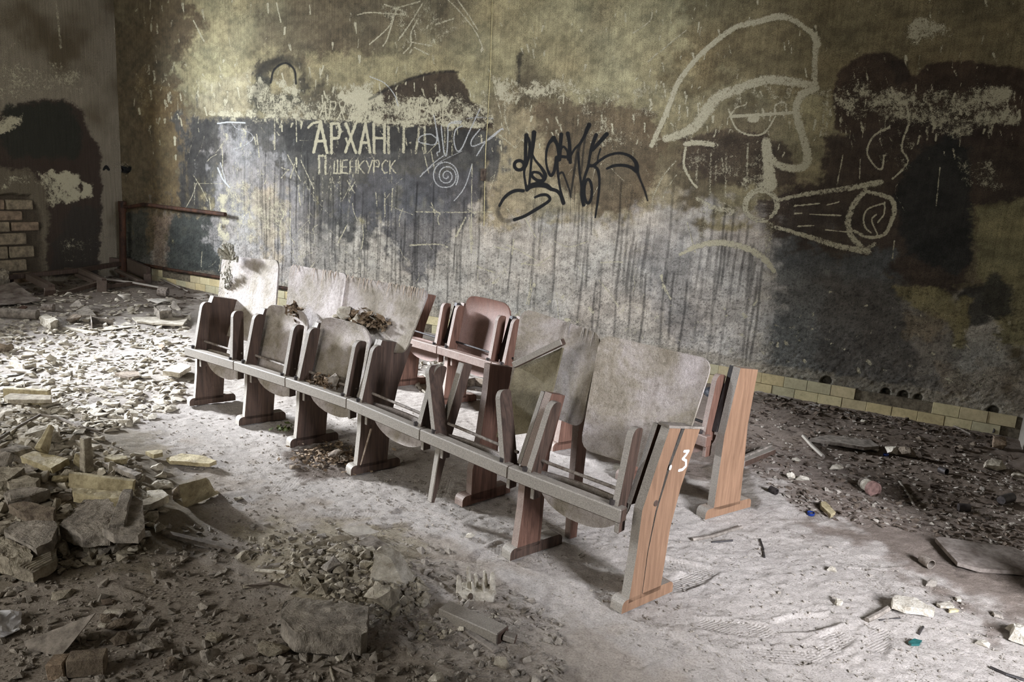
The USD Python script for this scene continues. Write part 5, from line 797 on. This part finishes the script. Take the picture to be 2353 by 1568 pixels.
chunks += [(q5, b, m, l) for b, m, l in (((635, 195, 815, 385), 'plaster_grey', 'dark angular chunk on the middle rubble patch'), ((980, 430, 1270, 655), 'plaster_tan', 'big rounded tan lump above the big mortar block'), ((935, 385, 1040, 490), 'plaster_tan', 'small tan lump leaning on the big rounded one'), ((735, 405, 820, 480), 'plaster_pale', 'pale stone in the middle of the small rubble'), ((110, 880, 370, 1045), 'plaster_tan', 'tan stone lying left of the big mortar block'), ((1285, 605, 1370, 690), 'plaster_tan', 'small tan stone right of the big rounded lump'), ((1435, 540, 1510, 640), 'plaster_pale', 'whitish stone between the lump and the timber'), ((1110, 680, 1190, 740), 'plaster_tan', 'flat tan stone right of the big mortar block'), ((1400, 735, 1550, 800), 'plaster_tan', 'oblong tan stone near the dusty timber'), ((1085, 805, 1175, 880), 'plaster_grey', 'grey stone below the flat tan one'), ((1000, 735, 1070, 795), 'plaster_pale', 'pale oblong stone at the corner of the big mortar block'), ((2050, 1025, 2175, 1135), 'plaster_tan', 'tan angular stone beyond the end of the dusty timber'), ((1510, 1150, 1640, 1290), 'plaster_pale', 'pale angular stone at the bottom picture edge'), ((1815, 10, 1895, 70), 'plaster_pale', 'lone white chip in front of the set-back post'), ((370, 240, 445, 310), 'plaster_pale', 'pale block at the left of the middle rubble patch'), ((800, 185, 880, 245), 'plaster_pale', 'pale block at the top of the middle rubble patch'), ((0, 165, 75, 235), 'plaster_tan', 'tan stone left of the middle rubble patch'), ((480, 265, 620, 335), 'plaster_tan', 'flat tan stone left of the dark angular chunk'), ((0, 1090, 130, 1180), 'plaster_brown', 'dark stone at the bottom below the tan stone'))]
chunks += [(q4, b, m, l) for b, m, l in (((1190, 860, 1420, 1015), 'plaster_grey', 'grey flat stone on the foreground dust, right of the curled sheet'), ((1750, 940, 1930, 1080), 'plaster_grey', 'wedge-like grey stone on the foreground dust'), ((1450, 1010, 1560, 1180), 'plaster_brown', 'pointed brown stone between the flat stone and the wedge-like one'), ((1790, 810, 1935, 890), 'plaster_tan', 'tan cobble above the wedge-like grey stone'), ((950, 680, 1150, 795), 'plaster_brown', 'brown slab stone at the upper end of the curled sheet'), ((980, 800, 1115, 935), 'plaster_brown', 'brown stone below the brown slab stone'), ((460, 440, 630, 510), 'plaster_tan', 'flat tan stone between the heap and the curled sheet'), ((1310, 245, 1440, 350), 'plaster_grey', 'grey corner piece beside the ribbed tread prints'), ((870, 640, 1000, 730), 'plaster_brown', 'dark brown lump touching the curled sheet'), ((895, 510, 1000, 575), 'litter_dark', 'small dark stone on the dust above the curled sheet'), ((1690, 430, 1780, 505), 'plaster_tan', 'small tan stone above the tan cobble'))]
chunks += [(q6, b, m, l) for b, m, l in (((2010, 590, 2165, 710), 'brick_b', 'large pinkish stone standing near the right end of the skirting'), ((2025, 770, 2165, 870), 'plaster_tan', 'tan pyramid-like stone in front of the pinkish one'), ((1380, 665, 1520, 780), 'plaster_brown', 'grey mortar clump at the end of the grey plank'), ((1290, 665, 1380, 745), 'plaster_pale', 'pale mortar clump left of the grey one'), ((1925, 635, 1990, 685), 'plaster_brown', 'small brown stone left of the pinkish one'), ((1820, 660, 1890, 710), 'plaster_brown', 'low brown stone farther left of the pinkish one'), ((1100, 460, 1150, 505), 'plaster_pale', 'small pale stone on dark litter near the skirting'), ((615, 895, 720, 945), 'plaster_pale', 'pale cobble right of the orange end post'), ((545, 855, 605, 935), 'plaster_pale', 'whitish cobble beside the pale one near the orange post'), ((855, 805, 965, 865), 'plaster_pale', 'pale flat stone below the dark sticks'), ((575, 750, 650, 790), 'plaster_pale', 'tiny whitish stone left of the dark sticks'), ((2230, 865, 2320, 910), 'plaster_pale', 'small pale stone at the right picture edge'), ((1520, 590, 1580, 635), 'plaster_brown', 'small dark stone behind the grey mortar clump'), ((1180, 670, 1240, 715), 'plaster_pale', 'pale stone at the tip of the grey plank'))]
chunks += [(q7, b, m, l) for b, m, l in (((1235, 245, 1285, 295), 'plaster_pale', 'small white stone alone on the lit dust, nearer the seats'), ((1265, 428, 1325, 478), 'plaster_pale', 'small white stone with a crumb, lower on the lit dust'), ((2085, 668, 2155, 715), 'plaster_pale', 'pale pebble near the right bottom corner'), ((1790, 325, 1850, 370), 'plaster_grey', 'grey stone left of the brown board'), ((2255, 580, 2320, 635), 'plaster_pale', 'pale stone above the corner block'), ((2275, 600, 2420, 690), 'plaster_pale', 'pale block cut by the right picture edge'))]
for i, (fr, b, m, l) in enumerate(chunks): solo('stone' if 'stone' in l or 'pebble' in l or 'cobble' in l else 'mortar_chunk', rock(bx(fr, *b), 400 + i), m, l, 'stone' if 'stone' in l or 'pebble' in l or 'cobble' in l else 'chunk')
# foreground pieces
solo('mortar_block', slab(q5((300, 700), (330, 600), (420, 540), (1030, 615), (1000, 830), (960, 850), (420, 830)), .075, .07, 320, (0, -.03), amp=.010, size=.02), 'plaster_grey', 'big rough mortar block in the foreground below the small rubble', 'block')
wd = thing('wedge_fragment', 'cream wedge-shaped fragment with a dusty slope above the big rounded lump', 'fragment', ground(q5((1180, 440))[0])); W_ = [ground(q5(p)[0]) + Z * z_ for p, z_ in (((1030, 430), 0), ((1320, 470), 0), ((1290, 440), .0), ((1090, 400), 0.0), ((1070, 420), .115), ((1190, 440), .10), ((1120, 440), .02), ((1330, 455), .015))]; part(wd, 'body', rough(hull(W_ + [w + (0.0, 0.05, 0) for w in W_]), .006, 16, 322, .025), 'plaster_pale')
solo('hollow_brick', [], 'plaster_pale', '', '') if 0 else None
hb0 = ground(q5((1900, 560))[0]); hk = np.linalg.norm(hb0 - EYE) / FPX / 3.565; hbk = thing('hollow_brick_piece', 'broken hollow brick with upright flutes and a round hole in the foreground', 'brick', hb0); ax_ = norm((_rt[0], _rt[1], 0)); ay_ = np.array([-ax_[1], ax_[0], 0])
part(hbk, 'base', rough(hull([hb0 + ax_ * x * hk + ay_ * y * hk + Z * z_ * hk for x, y, z_ in ((-140, -20, 60), (-90, -40, 0), (140, -40, 5), (150, -10, 80), (-145, 110, 70), (-100, 110, 0), (140, 110, 0), (150, 110, 80), (-60, -45, 40), (100, -45, 40))]), .005, 24, 330, .02), 'plaster_pale')
for k, (x, y, w, t) in enumerate(((-130, 20, 50, 175), (-60, 60, 40, 235), (0, 70, 40, 180), (70, 80, 40, 200), (130, 30, 50, 215), (-20, 10, 26, 140), (60, 10, 24, 150))): part(hbk, 'flute', rough(beam(hb0 + ax_ * x * hk + ay_ * y * hk + Z * 40 * hk, hb0 + ax_ * (x - 14) * hk + ay_ * y * hk + Z * t * hk, w * hk, 60 * hk, up=ay_, w2=w * .6 * hk, h2=30 * hk), .004, 26, 333 + k, .015), 'plaster_pale')
hc = hb0 + ax_ * -40 * hk - ay_ * 44 * hk + Z * 42 * hk; part(hbk, 'hole', cyl(hc + ay_ * .01, hc - ay_ * .004, 20 * hk, 14), 'litter_dark')
tb_ = thing('timber_piece', 'short dusty squared timber lying in the foreground right of the rubble', 'timber', ground(q5((1900, 800))[0])); part(tb_, 'body', lath(*q5((1640, 690), (2120, 905)), .062, .040), 'wood_dusty'); a_ = ground(q5((2125, 905))[0]); part(tb_, 'tenon', beam(a_ + Z * .02, ground(q5((2230, 920))[0]) + Z * .012, .03, .02), 'wood_dusty')
solo('wood_sliver', lath(*q5((1790, 800), (2070, 1000)), .022, .010), 'lath_grey', 'thin grey sliver sticking out from under the dusty timber', 'sliver')
solo('paint_flake', sheet(q5((10, 470), (150, 450), (380, 480), (120, 500)), (.03, .05, .02, .01), seed=8, amp=.02, bow=.02), 'board_brown', 'curled brown paint flake left of the middle rubble patch', 'flake')
solo('paint_flake', sheet(q5((930, 110), (1040, 45), (1190, 130), (1080, 165)), (.03, .05, .02, .01), seed=9, amp=.012), 'lath_grey', 'grey paint flake lying in front of the fourth frame, nearer', 'flake')
solo('paint_flake', sheet(q5((800, 0), (1000, -40), (1110, 10), (900, 40)), (.02, .05, .02, .01), seed=10, amp=.012), 'paper', 'pale paint flake behind the grey flake', 'flake')
for i, (p, q, w, l) in enumerate((((110, 310), (310, 285), .02, 'grey blade-like strip left of the middle rubble'), ((90, 330), (350, 350), .014, 'thin pale strip just below the grey blade-like strip'), ((930, 310), (1000, 235), .03, 'upright pale strip behind the cream wedge'), ((760, 1065), (890, 1015), .026, 'pale sliver below the big mortar block'), ((870, 540), (1010, 320), .05, 'tan flat strip between the chunk and the wedge'), ((710, 1135), (740, 1240), .008, 'bent wire-like twig at the bottom'), ((730, 1130), (900, 1195), .008, 'second twig crossing the bent one'))): solo('strip' if i < 5 else 'twig', lath(*q5(p, q), w, .010), 'plaster_pale' if i % 2 else 'lath_grey', l, 'strip' if i < 5 else 'twig')
solo('curled_sheet', sheet(q4((210, 900), (835, 655), (540, 1020), (230, 960)), (.0, .09, .02, .0), seed=11, bow=.0, amp=.006, n=14), 'lath_grey', 'large grey sheet curling up from the foreground dust', 'sheet')
pbag = rock(bx(q4, -160, 620, 160, 820), 340, amp=.12); solo('plastic_bag', rough(pbag, .012, 30, 341, .03), 'plastic_white', 'crumpled white plastic bag at the left picture edge', 'bag')
solo('brick_piece', lath(*q4((600, 1165), (930, 1135)), .05, .055), 'plaster_brown', 'dusty brick half buried at the bottom of the foreground', 'brick'); solo('brick_piece', lath(*q4((445, 1185), (600, 1170)), .05, .05), 'brick_b', 'reddish brick end touching the half-buried brick', 'brick')
for i, (p, q, l) in enumerate((((910, 640), (1105, 640), 'white splinter near the brown slab stone'), ((860, 755), (935, 765), 'tiny pale splinter by the curled sheet'), ((2120, 420), (2330, 400), 'thin dark splinter left of the curled brown paint flake'))): solo('splinter', lath(*q4(p, q), .016, .010), 'plaster_pale', l, 'splinter')
fsh = q4((1160, 795), (1290, 660), (1360, 690), (1300, 770)); solo('thin_shard', slab(fsh, .03, .012, 344, (.1, -.15)), 'plaster_grey', 'thin grey shard right of the brown slab stone', 'shard')
# right side
solo('grey_plank', slab(q6((720, 615), (850, 585), (1180, 625), (1240, 670), (1130, 680), (950, 650)), .03, .018, 350), 'lath_grey', 'flat grey plank with a broken end lying on the dark litter', 'plank')
for i, (pts, r, l, m) in enumerate((((( 670, 610), (740, 690), (820, 765)), .012, 'dark split stick pointing from the grey plank to the viewer', 'wood_dusty'), (((710, 620), (850, 640), (1000, 665)), .008, 'thin dark stick along the near edge of the grey plank', 'wood_black'), (((1395, 945), (1450, 1030), (1500, 1120)), .006, 'thin dark twig on brown litter beyond the ceramic insulator', 'wood_dusty'), (((1740, 500), (1930, 590)), .008, 'pale lath near the skirting by the pinkish stone', 'lath_grey'))): solo('stick', stick(q6(*pts), r), m, l, 'stick')
tp = thing('timber_batten', 'dark grooved batten lying behind the orange end post', 'batten', ground(q6((330, 780))[0])); part(tp, 'body', lath(*q6((200, 820), (435, 725)), .045, .035), 'wood_dusty'); part(tp, 'strip', lath(*q6((215, 805), (425, 715)), .018, .012, .035), 'lath_grey')
for i, (a, b, r, l) in enumerate((((1690, 870), (1745, 888), .018, 'dark tube end left of the tan pyramid-like stone'), ((1830, 1160), (1915, 1165), .020, 'dark tube on brown litter above the brown board'), ((420, 1015), (470, 1040), .016, 'short dark tube right of the foot of the orange post'), ((2150, 1110), (2230, 1085), .022, 'dark tube stub near the right picture edge'), ((2080, 575), (2140, 570), .02, 'dark tube by the right end of the skirting'))):
    A_, B_ = ground(q6(a)[0]) + Z * r, ground(q6(b)[0]) + Z * r; solo('tube', hollow(A_, B_, r, .003, 12), 'iron_dark', l, 'tube', smooth=40)
A_, B_ = ground(q7((1770, 232))[0]) + Z * .02, ground(q7((1822, 268))[0]) + Z * .02; solo('tube', hollow(A_, B_, .020, .003, 12), 'metal_dusty', 'grey open tube left of the brown board', 'tube', smooth=40)
ci = thing('ceramic_insulator', 'brownish ceramic insulator with a round face lying on the brown litter', 'insulator', ground(q6((1180, 1040))[0])); ia, ib = ground(q6((1130, 1000))[0]) + Z * .03, ground(q6((1195, 1045))[0]) + Z * .034
part(ci, 'body', tube([ia, ia * .6 + ib * .4, ia * .5 + ib * .5, ib], 0.03, 16, True), 'plaster_pale', 40); part(ci, 'face', tube([ib - (ib - ia) * .3, ib], 0.037, 18), 'ceramic_red', 40); part(ci, 'cap', tube([ia - (ib - ia) * .35, ia], 0.026, 14), 'metal_dusty', 40); part(ci, 'rim', hollow(ib, ib + norm(ib - ia) * .006, .037, .009, 18), 'ceramic_red', 40)
bcp = ground(q6((727, 1190))[0]); solo('bottle_cap', hollow(bcp + Z * .002, bcp + Z * .014, .017, .0025, 18), 'plastic_blue', 'blue plastic bottle cap on the dust right of the orange post', 'cap', smooth=40)
bc2 = ground(q6((1290, 745))[0]); solo('bottle_cap', hollow(bc2 + Z * .002, bc2 + Z * .012, .015, .0025, 14), 'plastic_blue', 'dark blue cap beside the mortar clumps', 'cap', smooth=40)
solo('glass_shard', slab(q7((1697, 678), (1730, 662), (1775, 672), (1760, 692), (1715, 692)), .012, .008, 360), 'glass_teal', 'teal glass shard on the lit dust near the bottom', 'shard')
solo('brown_board', slab(q6((1665, 1362), (1700, 1352), (2250, 1430), (2420, 1500), (2420, 1620), (2000, 1590), (1830, 1545)), .035, .016, 361, amp=.002), 'board_brown', 'large flat brown board on the floor at the right picture edge', 'board')
solo('pale_tile_piece', slab(q7((1605, 430), (1640, 415), (1735, 430), (1850, 490), (1845, 505), (1680, 480), (1610, 455)), .035, .025, 362), 'plaster_pale', 'long pale pointed tile piece on the lit dust', 'tile')
for i, (pts, m, l) in enumerate((((( 1858, 462), (1930, 448), (1960, 480), (1880, 475)), 'plaster_pale', 'flat pale chip right of the long pointed tile piece'), (((1925, 495), (1965, 488), (1985, 497), (1930, 503)), 'ochre_glaze', 'small orange-tan chip below the flat pale chip'), (((1965, 425), (1990, 420), (2000, 440), (1975, 437)), 'plaster_pale', 'tiny white chip above the flat pale chip'), (((2175, 505), (2220, 512), (2235, 535), (2185, 525)), 'plaster_grey', 'grey chip right of the flat pale chip'))): solo('chip', slab(q7(*pts), .014, .010, 370 + i), m, l, 'chip')
solo('tan_chip', slab(q6((805, 1088), (840, 1085), (915, 1165), (880, 1185), (810, 1120)), .03, .02, 376, (.1, -.1)), 'ochre_glaze', 'tan oblong chip right of the blue bottle cap', 'chip')
for i, (pts, r, l) in enumerate((((( 470, 108), (600, 85), (750, 36)), .008, 'long straight stick on lit dust right of the numbered post'), (((1460, 570), (1530, 535), (1600, 490)), .010, 'pale curved stick left of the long pointed tile piece'), (((580, 118), (700, 108)), .004, 'thin twig right of the numbered post'), (((855, 100), (872, 150), (880, 205)), .004, 'thin curved twig on lit dust between the stick and the white stone'), (((1530, 560), (1650, 548)), .003, 'thin dark twig beside the pale curved stick'), (((1755, 640), (1780, 598)), .004, 'small forked twig above the teal glass shard'), (((2160, 830), (2250, 870), (2360, 905)), .005, 'dark wire in the bottom right corner'))): solo('stick' if i < 2 else 'twig', stick(q7(*pts), r, None, 6), 'lath_grey' if i < 2 else 'wood_black', l, 'stick' if i < 2 else 'twig')
sc = thing('scrap_bag', 'crumpled black and blue scrap on the floor behind the rear row', 'scrap', ground((1640, 912))); part(sc, 'body', rough(rock((1605, 878, 1664, 916), 380, amp=.12), .01, 25, 381, .03), 'scrap_dark'); part(sc, 'blue_edge', rock((1640, 876, 1666, 892), 382), 'plastic_blue')
solo('log', stick([(1062, 893), (1090, 887), (1125, 893)], .03, (.03, .03, .03), 8), 'plaster_brown', 'dusty log-like lump seen between the rows near the broken post', 'lump')
# leaves and plant remains
def leaves(c, n, spread, size, seed, up=0.5, h=0.05):
    r = np.random.default_rng(seed); out = []
    for k in range(n):
        p = np.asarray(c) + np.array([*(r.normal(size=2) * spread), abs(r.normal()) * h]); a = r.uniform(0, 6.3); d = norm((math.cos(a), math.sin(a), r.normal() * up)); s = size * r.uniform(.6, 1.3); n_ = norm(np.cross(d, (r.normal() * .6, r.normal() * .6, 1))); m_ = np.cross(n_, d)
        pts = [p - d * s, p - d * s * .2 + n_ * s * .42 + m_ * s * .15, p + d * s * .5 + n_ * s * .3, p + d * s + m_ * s * .25, p + d * s * .5 - n_ * s * .3, p - d * s * .2 - n_ * s * .42 + m_ * s * .15]
        out.append(trimesh.Trimesh(np.array(pts + [np.asarray(q) + m_ * .0015 for q in pts]), [[0, 1, 5], [1, 2, 5], [2, 4, 5], [2, 3, 4], [6, 11, 7], [7, 11, 8], [8, 11, 10], [8, 10, 9]], process=False))
    return out
solo('leaf_tuft', leaves(ground((655, 995)) + Z * .015, 40, .022, .016, 1, .4, .012), 'leaf_green', 'green leafy tuft on the dust left of the third post', 'leaves', kind='stuff')
solo('leaf_pile', leaves(ground((770, 1055)) + Z * .01, 240, .09, .017, 2, .25, .012), 'leaf_dry', 'pile of dry brown leaves under the third bay', 'leaves', kind='stuff')
for i, b in enumerate(((745, 1030, 790, 1065), (775, 1042, 815, 1068), (680, 1036, 705, 1060), (730, 1060, 755, 1078), (664, 1066, 692, 1080))): solo('stone', rock(b, 500 + i), 'plaster_brown', ('grey stone on the leaf pile under the third bay', 'flat stone right on the same leaf pile', 'stone at the left end of the leaf pile', 'small stone at the front of the leaf pile', 'dark curled lump in front of the leaf pile')[i], 'stone')
# debris caught in the seats
s2 = FT[2] * .5 + FT[3] * .5 + nA * .215 + Z * .655; u2 = norm(FT[3] - FT[2]); lv = []
for k in range(9): lv += leaves(s2 + u2 * (-.11 + .034 * k) + nA * .02, 22, .016, .024, 30 + k, .7, .028)
solo('dry_leaves', lv, 'leaf_dry', 'dry leaves and litter lodged behind the third seat', 'leaves', kind='stuff')
def lump(c, w, h, seed, mat, label, cat='chunk', name='plaster_chunk'):
    r = np.random.default_rng(seed); p = r.normal(size=(14, 3)); p /= np.linalg.norm(p, axis=1, keepdims=True); m = hull(p * [w / 2, w / 2 * .7, h / 2] + np.asarray(c)); solo(name, rough(m, .07 * w, 2 / w, seed, w / 5), mat, label, cat)
lump(s2 - u2 * .10 + Z * .035 - nA * .005, .105, .085, 61, 'plaster_pale', 'white plaster chunk lodged on top of the third seat'); lump(s2 - u2 * .01 + Z * .02, .075, .06, 62, 'plaster_pale', 'smaller pale chunk beside the white one on the third seat'); lump(s2 - u2 * .16 + Z * .01, .07, .03, 63, 'plaster_tan', 'flat tan bit at the left end of the litter on the third seat')
s2b = FT[2] * .5 + FT[3] * .5 + nA * .055 + Z * .365; lump(s2b + u2 * .03 + Z * .035, .075, .085, 64, 'plaster_grey', 'grey chunk caught behind the stop rod of the third bay'); solo('dry_leaves', leaves(s2b - u2 * .07, 60, .022, .02, 65, .6, .02) + leaves(s2b + u2 * .0, 60, .022, .02, 66, .6, .02), 'leaf_dry', 'dry leaves caught low behind the stop rod of the third bay', 'leaves', kind='stuff')
s1 = FT[1] * .5 + FT[2] * .5 + nA * .165 + Z * .685; solo('dry_leaves', leaves(s1 + u2 * .03, 40, .016, .026, 67, .9, -.03), 'leaf_dry', 'curled dry leaf hanging over the top edge of the second seat', 'leaves', kind='stuff')
tf = back_plane([(541, 590)])[0] - NB * .02; ltf = thing('dried_growth', 'dry grey fan-like growth on the top corner of the first backrest', 'plant', tf); fr_ = []; rr_ = np.random.default_rng(9)
for k in range(17):
    a = math.pi * (0.02 + 0.96 * k / 16); d = uA * -math.cos(a) + Z * math.sin(a) * .75 - NB * rr_.uniform(.1, .45); ln = rr_.uniform(.075, .115); part(ltf, 'frond', rough(beam(tf - Z * .025, tf - Z * .025 + norm(d) * ln, .007, .009, up=NB, w2=.024, h2=.012), .004, 60, k, .012), 'leaf_grey')
cr = back_plane([(525, 640)])[0] - NB * .008; part(ltf, 'crumbs', [trimesh.Trimesh(hull(rr_.normal(size=(9, 3))).vertices * rr_.uniform(.0022, .005) + cr + uA * rr_.normal() * .028 + Z * rr_.normal() * .042 + uA * 0, hull(rr_.normal(size=(9, 3))).faces, process=False) if 0 else tube([cr + uA * (x := rr_.normal() * .025) + Z * (y := rr_.normal() * .045 + x * .9), cr + uA * (x + .008) + Z * (y + rr_.normal() * .008) - NB * .006], .004, 5) for _ in range(90)], 'leaf_grey', kind='stuff')
# ------------------------------------------------------------------ small rubble: the largest pieces one by one, the crumbs as stuff
RNG = np.random.default_rng(77)
PROTO = []
for k in range(24):
    p = RNG.normal(size=(9, 3)); p /= np.linalg.norm(p, axis=1, keepdims=True); p *= RNG.uniform(.7, 1.15, (9, 1)); m = hull(p); PROTO.append((np.asarray(m.vertices) / np.abs(m.vertices).max(0), np.asarray(m.faces)))
def inside(poly, n):
    poly = Polygon(poly); x0, y0, x1, y1 = poly.bounds; out = []; from shapely import contains_xy
    while len(out) < n:
        q = RNG.uniform((x0, y0), (x1, y1), (n * 2, 2)); out += list(q[contains_xy(poly, q[:, 0], q[:, 1])])
    return np.array(out[:n])
def chips(px, s0, s1, flat0, flat1, power=2.0):
    P = on_floor(px); P = P[(P[:, 0] > LEFT_X + .10) & (P[:, 1] < WALL_Y - .08) & (P[:, 0] < RIGHT_X - .06)]; out = []
    for p in P:
        v_, f_ = PROTO[RNG.integers(24)]; s = s0 + (s1 - s0) * RNG.random() ** power; a = RNG.uniform(0, 6.3); h = s * RNG.uniform(flat0, flat1); V = v_ * [s * .5, s * .5 * RNG.uniform(.5, .95), h * .5]; t = RNG.normal() * .18
        V = V @ np.array([[1, 0, t], [0, 1, -t], [-t, t, 1]]) @ np.array([[math.cos(a), math.sin(a), 0], [-math.sin(a), math.cos(a), 0], [0, 0, 1]]); out.append((s, V + [p[0], p[1], floor_z(p[0], p[1]) + h * .28], f_))
    return out
def merged(lst):
    V = np.vstack([x[1] for x in lst]); n = np.cumsum([0] + [len(x[1]) for x in lst[:-1]]); return trimesh.Trimesh(V, np.vstack([x[2] + k for x, k in zip(lst, n)]), process=False)
LEFT_BRIGHT = [(-40, 690), (180, 672), (440, 690), (430, 900), (400, 940), (250, 1000), (-40, 1030)]; HEAP = [(-40, 1000), (160, 985), (320, 1060), (360, 1180), (330, 1290), (120, 1330), (-40, 1330)]; MID = [(700, 1265), (800, 1262), (930, 1290), (990, 1380), (900, 1420), (830, 1390), (700, 1375), (650, 1300)]
FRONT = [(-40, 1330), (500, 1180), (1000, 1250), (1300, 1420), (1300, 1600), (-40, 1600)]; RIGHT = [(1660, 900), (1800, 885), (2353, 1010), (2400, 1330), (2150, 1230), (1850, 1180), (1740, 1090)]; WALLSIDE = [(1730, 890), (1800, 885), (2340, 1000), (2340, 1030), (1760, 940)]; LIT = [(900, 900), (1500, 1120), (1800, 1200), (2353, 1420), (2353, 1600), (1600, 1560), (1000, 1200), (500, 1000)]; BETW = [(930, 760), (1180, 850), (1120, 900), (960, 900)]
pools = {'pale': chips(inside(LEFT_BRIGHT, 3200), .010, .085, .18, .5, 2.8) + chips(inside(LEFT_BRIGHT, 520), .035, .10, .10, .28, 1.7) + chips(inside(BETW, 160), .02, .07, .3, .6), 'tan': chips(inside(HEAP, 900), .012, .075, .3, .8, 2.4) + chips(inside(MID, 620), .010, .055, .4, .85, 2.2) + chips(inside([(560, 1230), (780, 1240), (1000, 1430), (1200, 1400), (980, 1480), (600, 1330)], 500), .008, .03, .4, .8), 'fore': chips(inside(FRONT, 1800), .006, .045, .3, .7, 3.5) + chips(inside(LIT, 700), .004, .02, .3, .7, 3), 'dark': chips(inside(RIGHT, 2400), .008, .050, .12, .5, 3) + chips(inside(WALLSIDE, 900), .012, .06, .12, .5, 2.4) + chips(inside([(330, 640), (520, 655), (500, 690), (200, 680), (0, 700), (0, 650), (100, 600)], 500), .015, .07, .15, .5), 'grit': chips(inside(RIGHT, 2200), .005, .034, .2, .6, 2.8), 'dust': chips(inside(LIT, 3200), .003, .011, .4, .8, 2.0) + chips(inside(FRONT, 4200), .003, .014, .4, .8, 2.2) + chips(inside([(300, 950), (900, 900), (1100, 1160), (1000, 1250), (500, 1180)], 1800), .004, .016, .3, .7, 2.4)}
spec = {'pale': ('plaster_chip', 'plaster_pale', 'pale plaster chip in the bright rubble left of the seats', 'chip', 'pale plaster chips left of the seats', 150, 'pale_rubble', 'fine pale plaster rubble covering the floor left of the seats'), 'tan': ('tan_crumb', 'plaster_tan', 'small tan crumb in the left and middle rubble heaps', 'crumb', 'tan crumbs of the rubble heaps', 80, 'tan_rubble', 'fine tan crumbs in and around the rubble heaps'), 'fore': ('grey_crumb', 'plaster_grey', 'small grey crumb on the foreground dust', 'crumb', 'grey crumbs on the foreground dust', 50, 'grey_rubble', 'fine grey grit strewn over the foreground dust'), 'dark': ('litter_scrap', 'litter_dark', 'dark scrap of litter on the brown floor by the walls', 'scrap', 'dark litter scraps by the walls', 100, 'dark_litter', 'fine dark litter on the brown floor by the walls'), 'grit': (None, 'plaster_grey', None, None, None, 0, 'light_grit', 'pale grit sprinkled over the brown litter at the right'), 'dust': (None, 'plaster_grey', None, None, None, 0, 'floor_grit', 'fine grit scattered across the open dusty floor')}
for key, lst in pools.items():
    nm, mt, lb, ct, grp, k, nm2, lb2 = spec[key]; lst.sort(key=lambda x: -x[0] / np.linalg.norm(x[1][0] - EYE))
    for s, V, f_ in lst[:k]: solo(nm, (V, f_), mt, lb, ct, grp)
    solo(nm2, merged(lst[k:]), mt, lb2, 'rubble' if key != 'dark' else 'litter', kind='stuff')
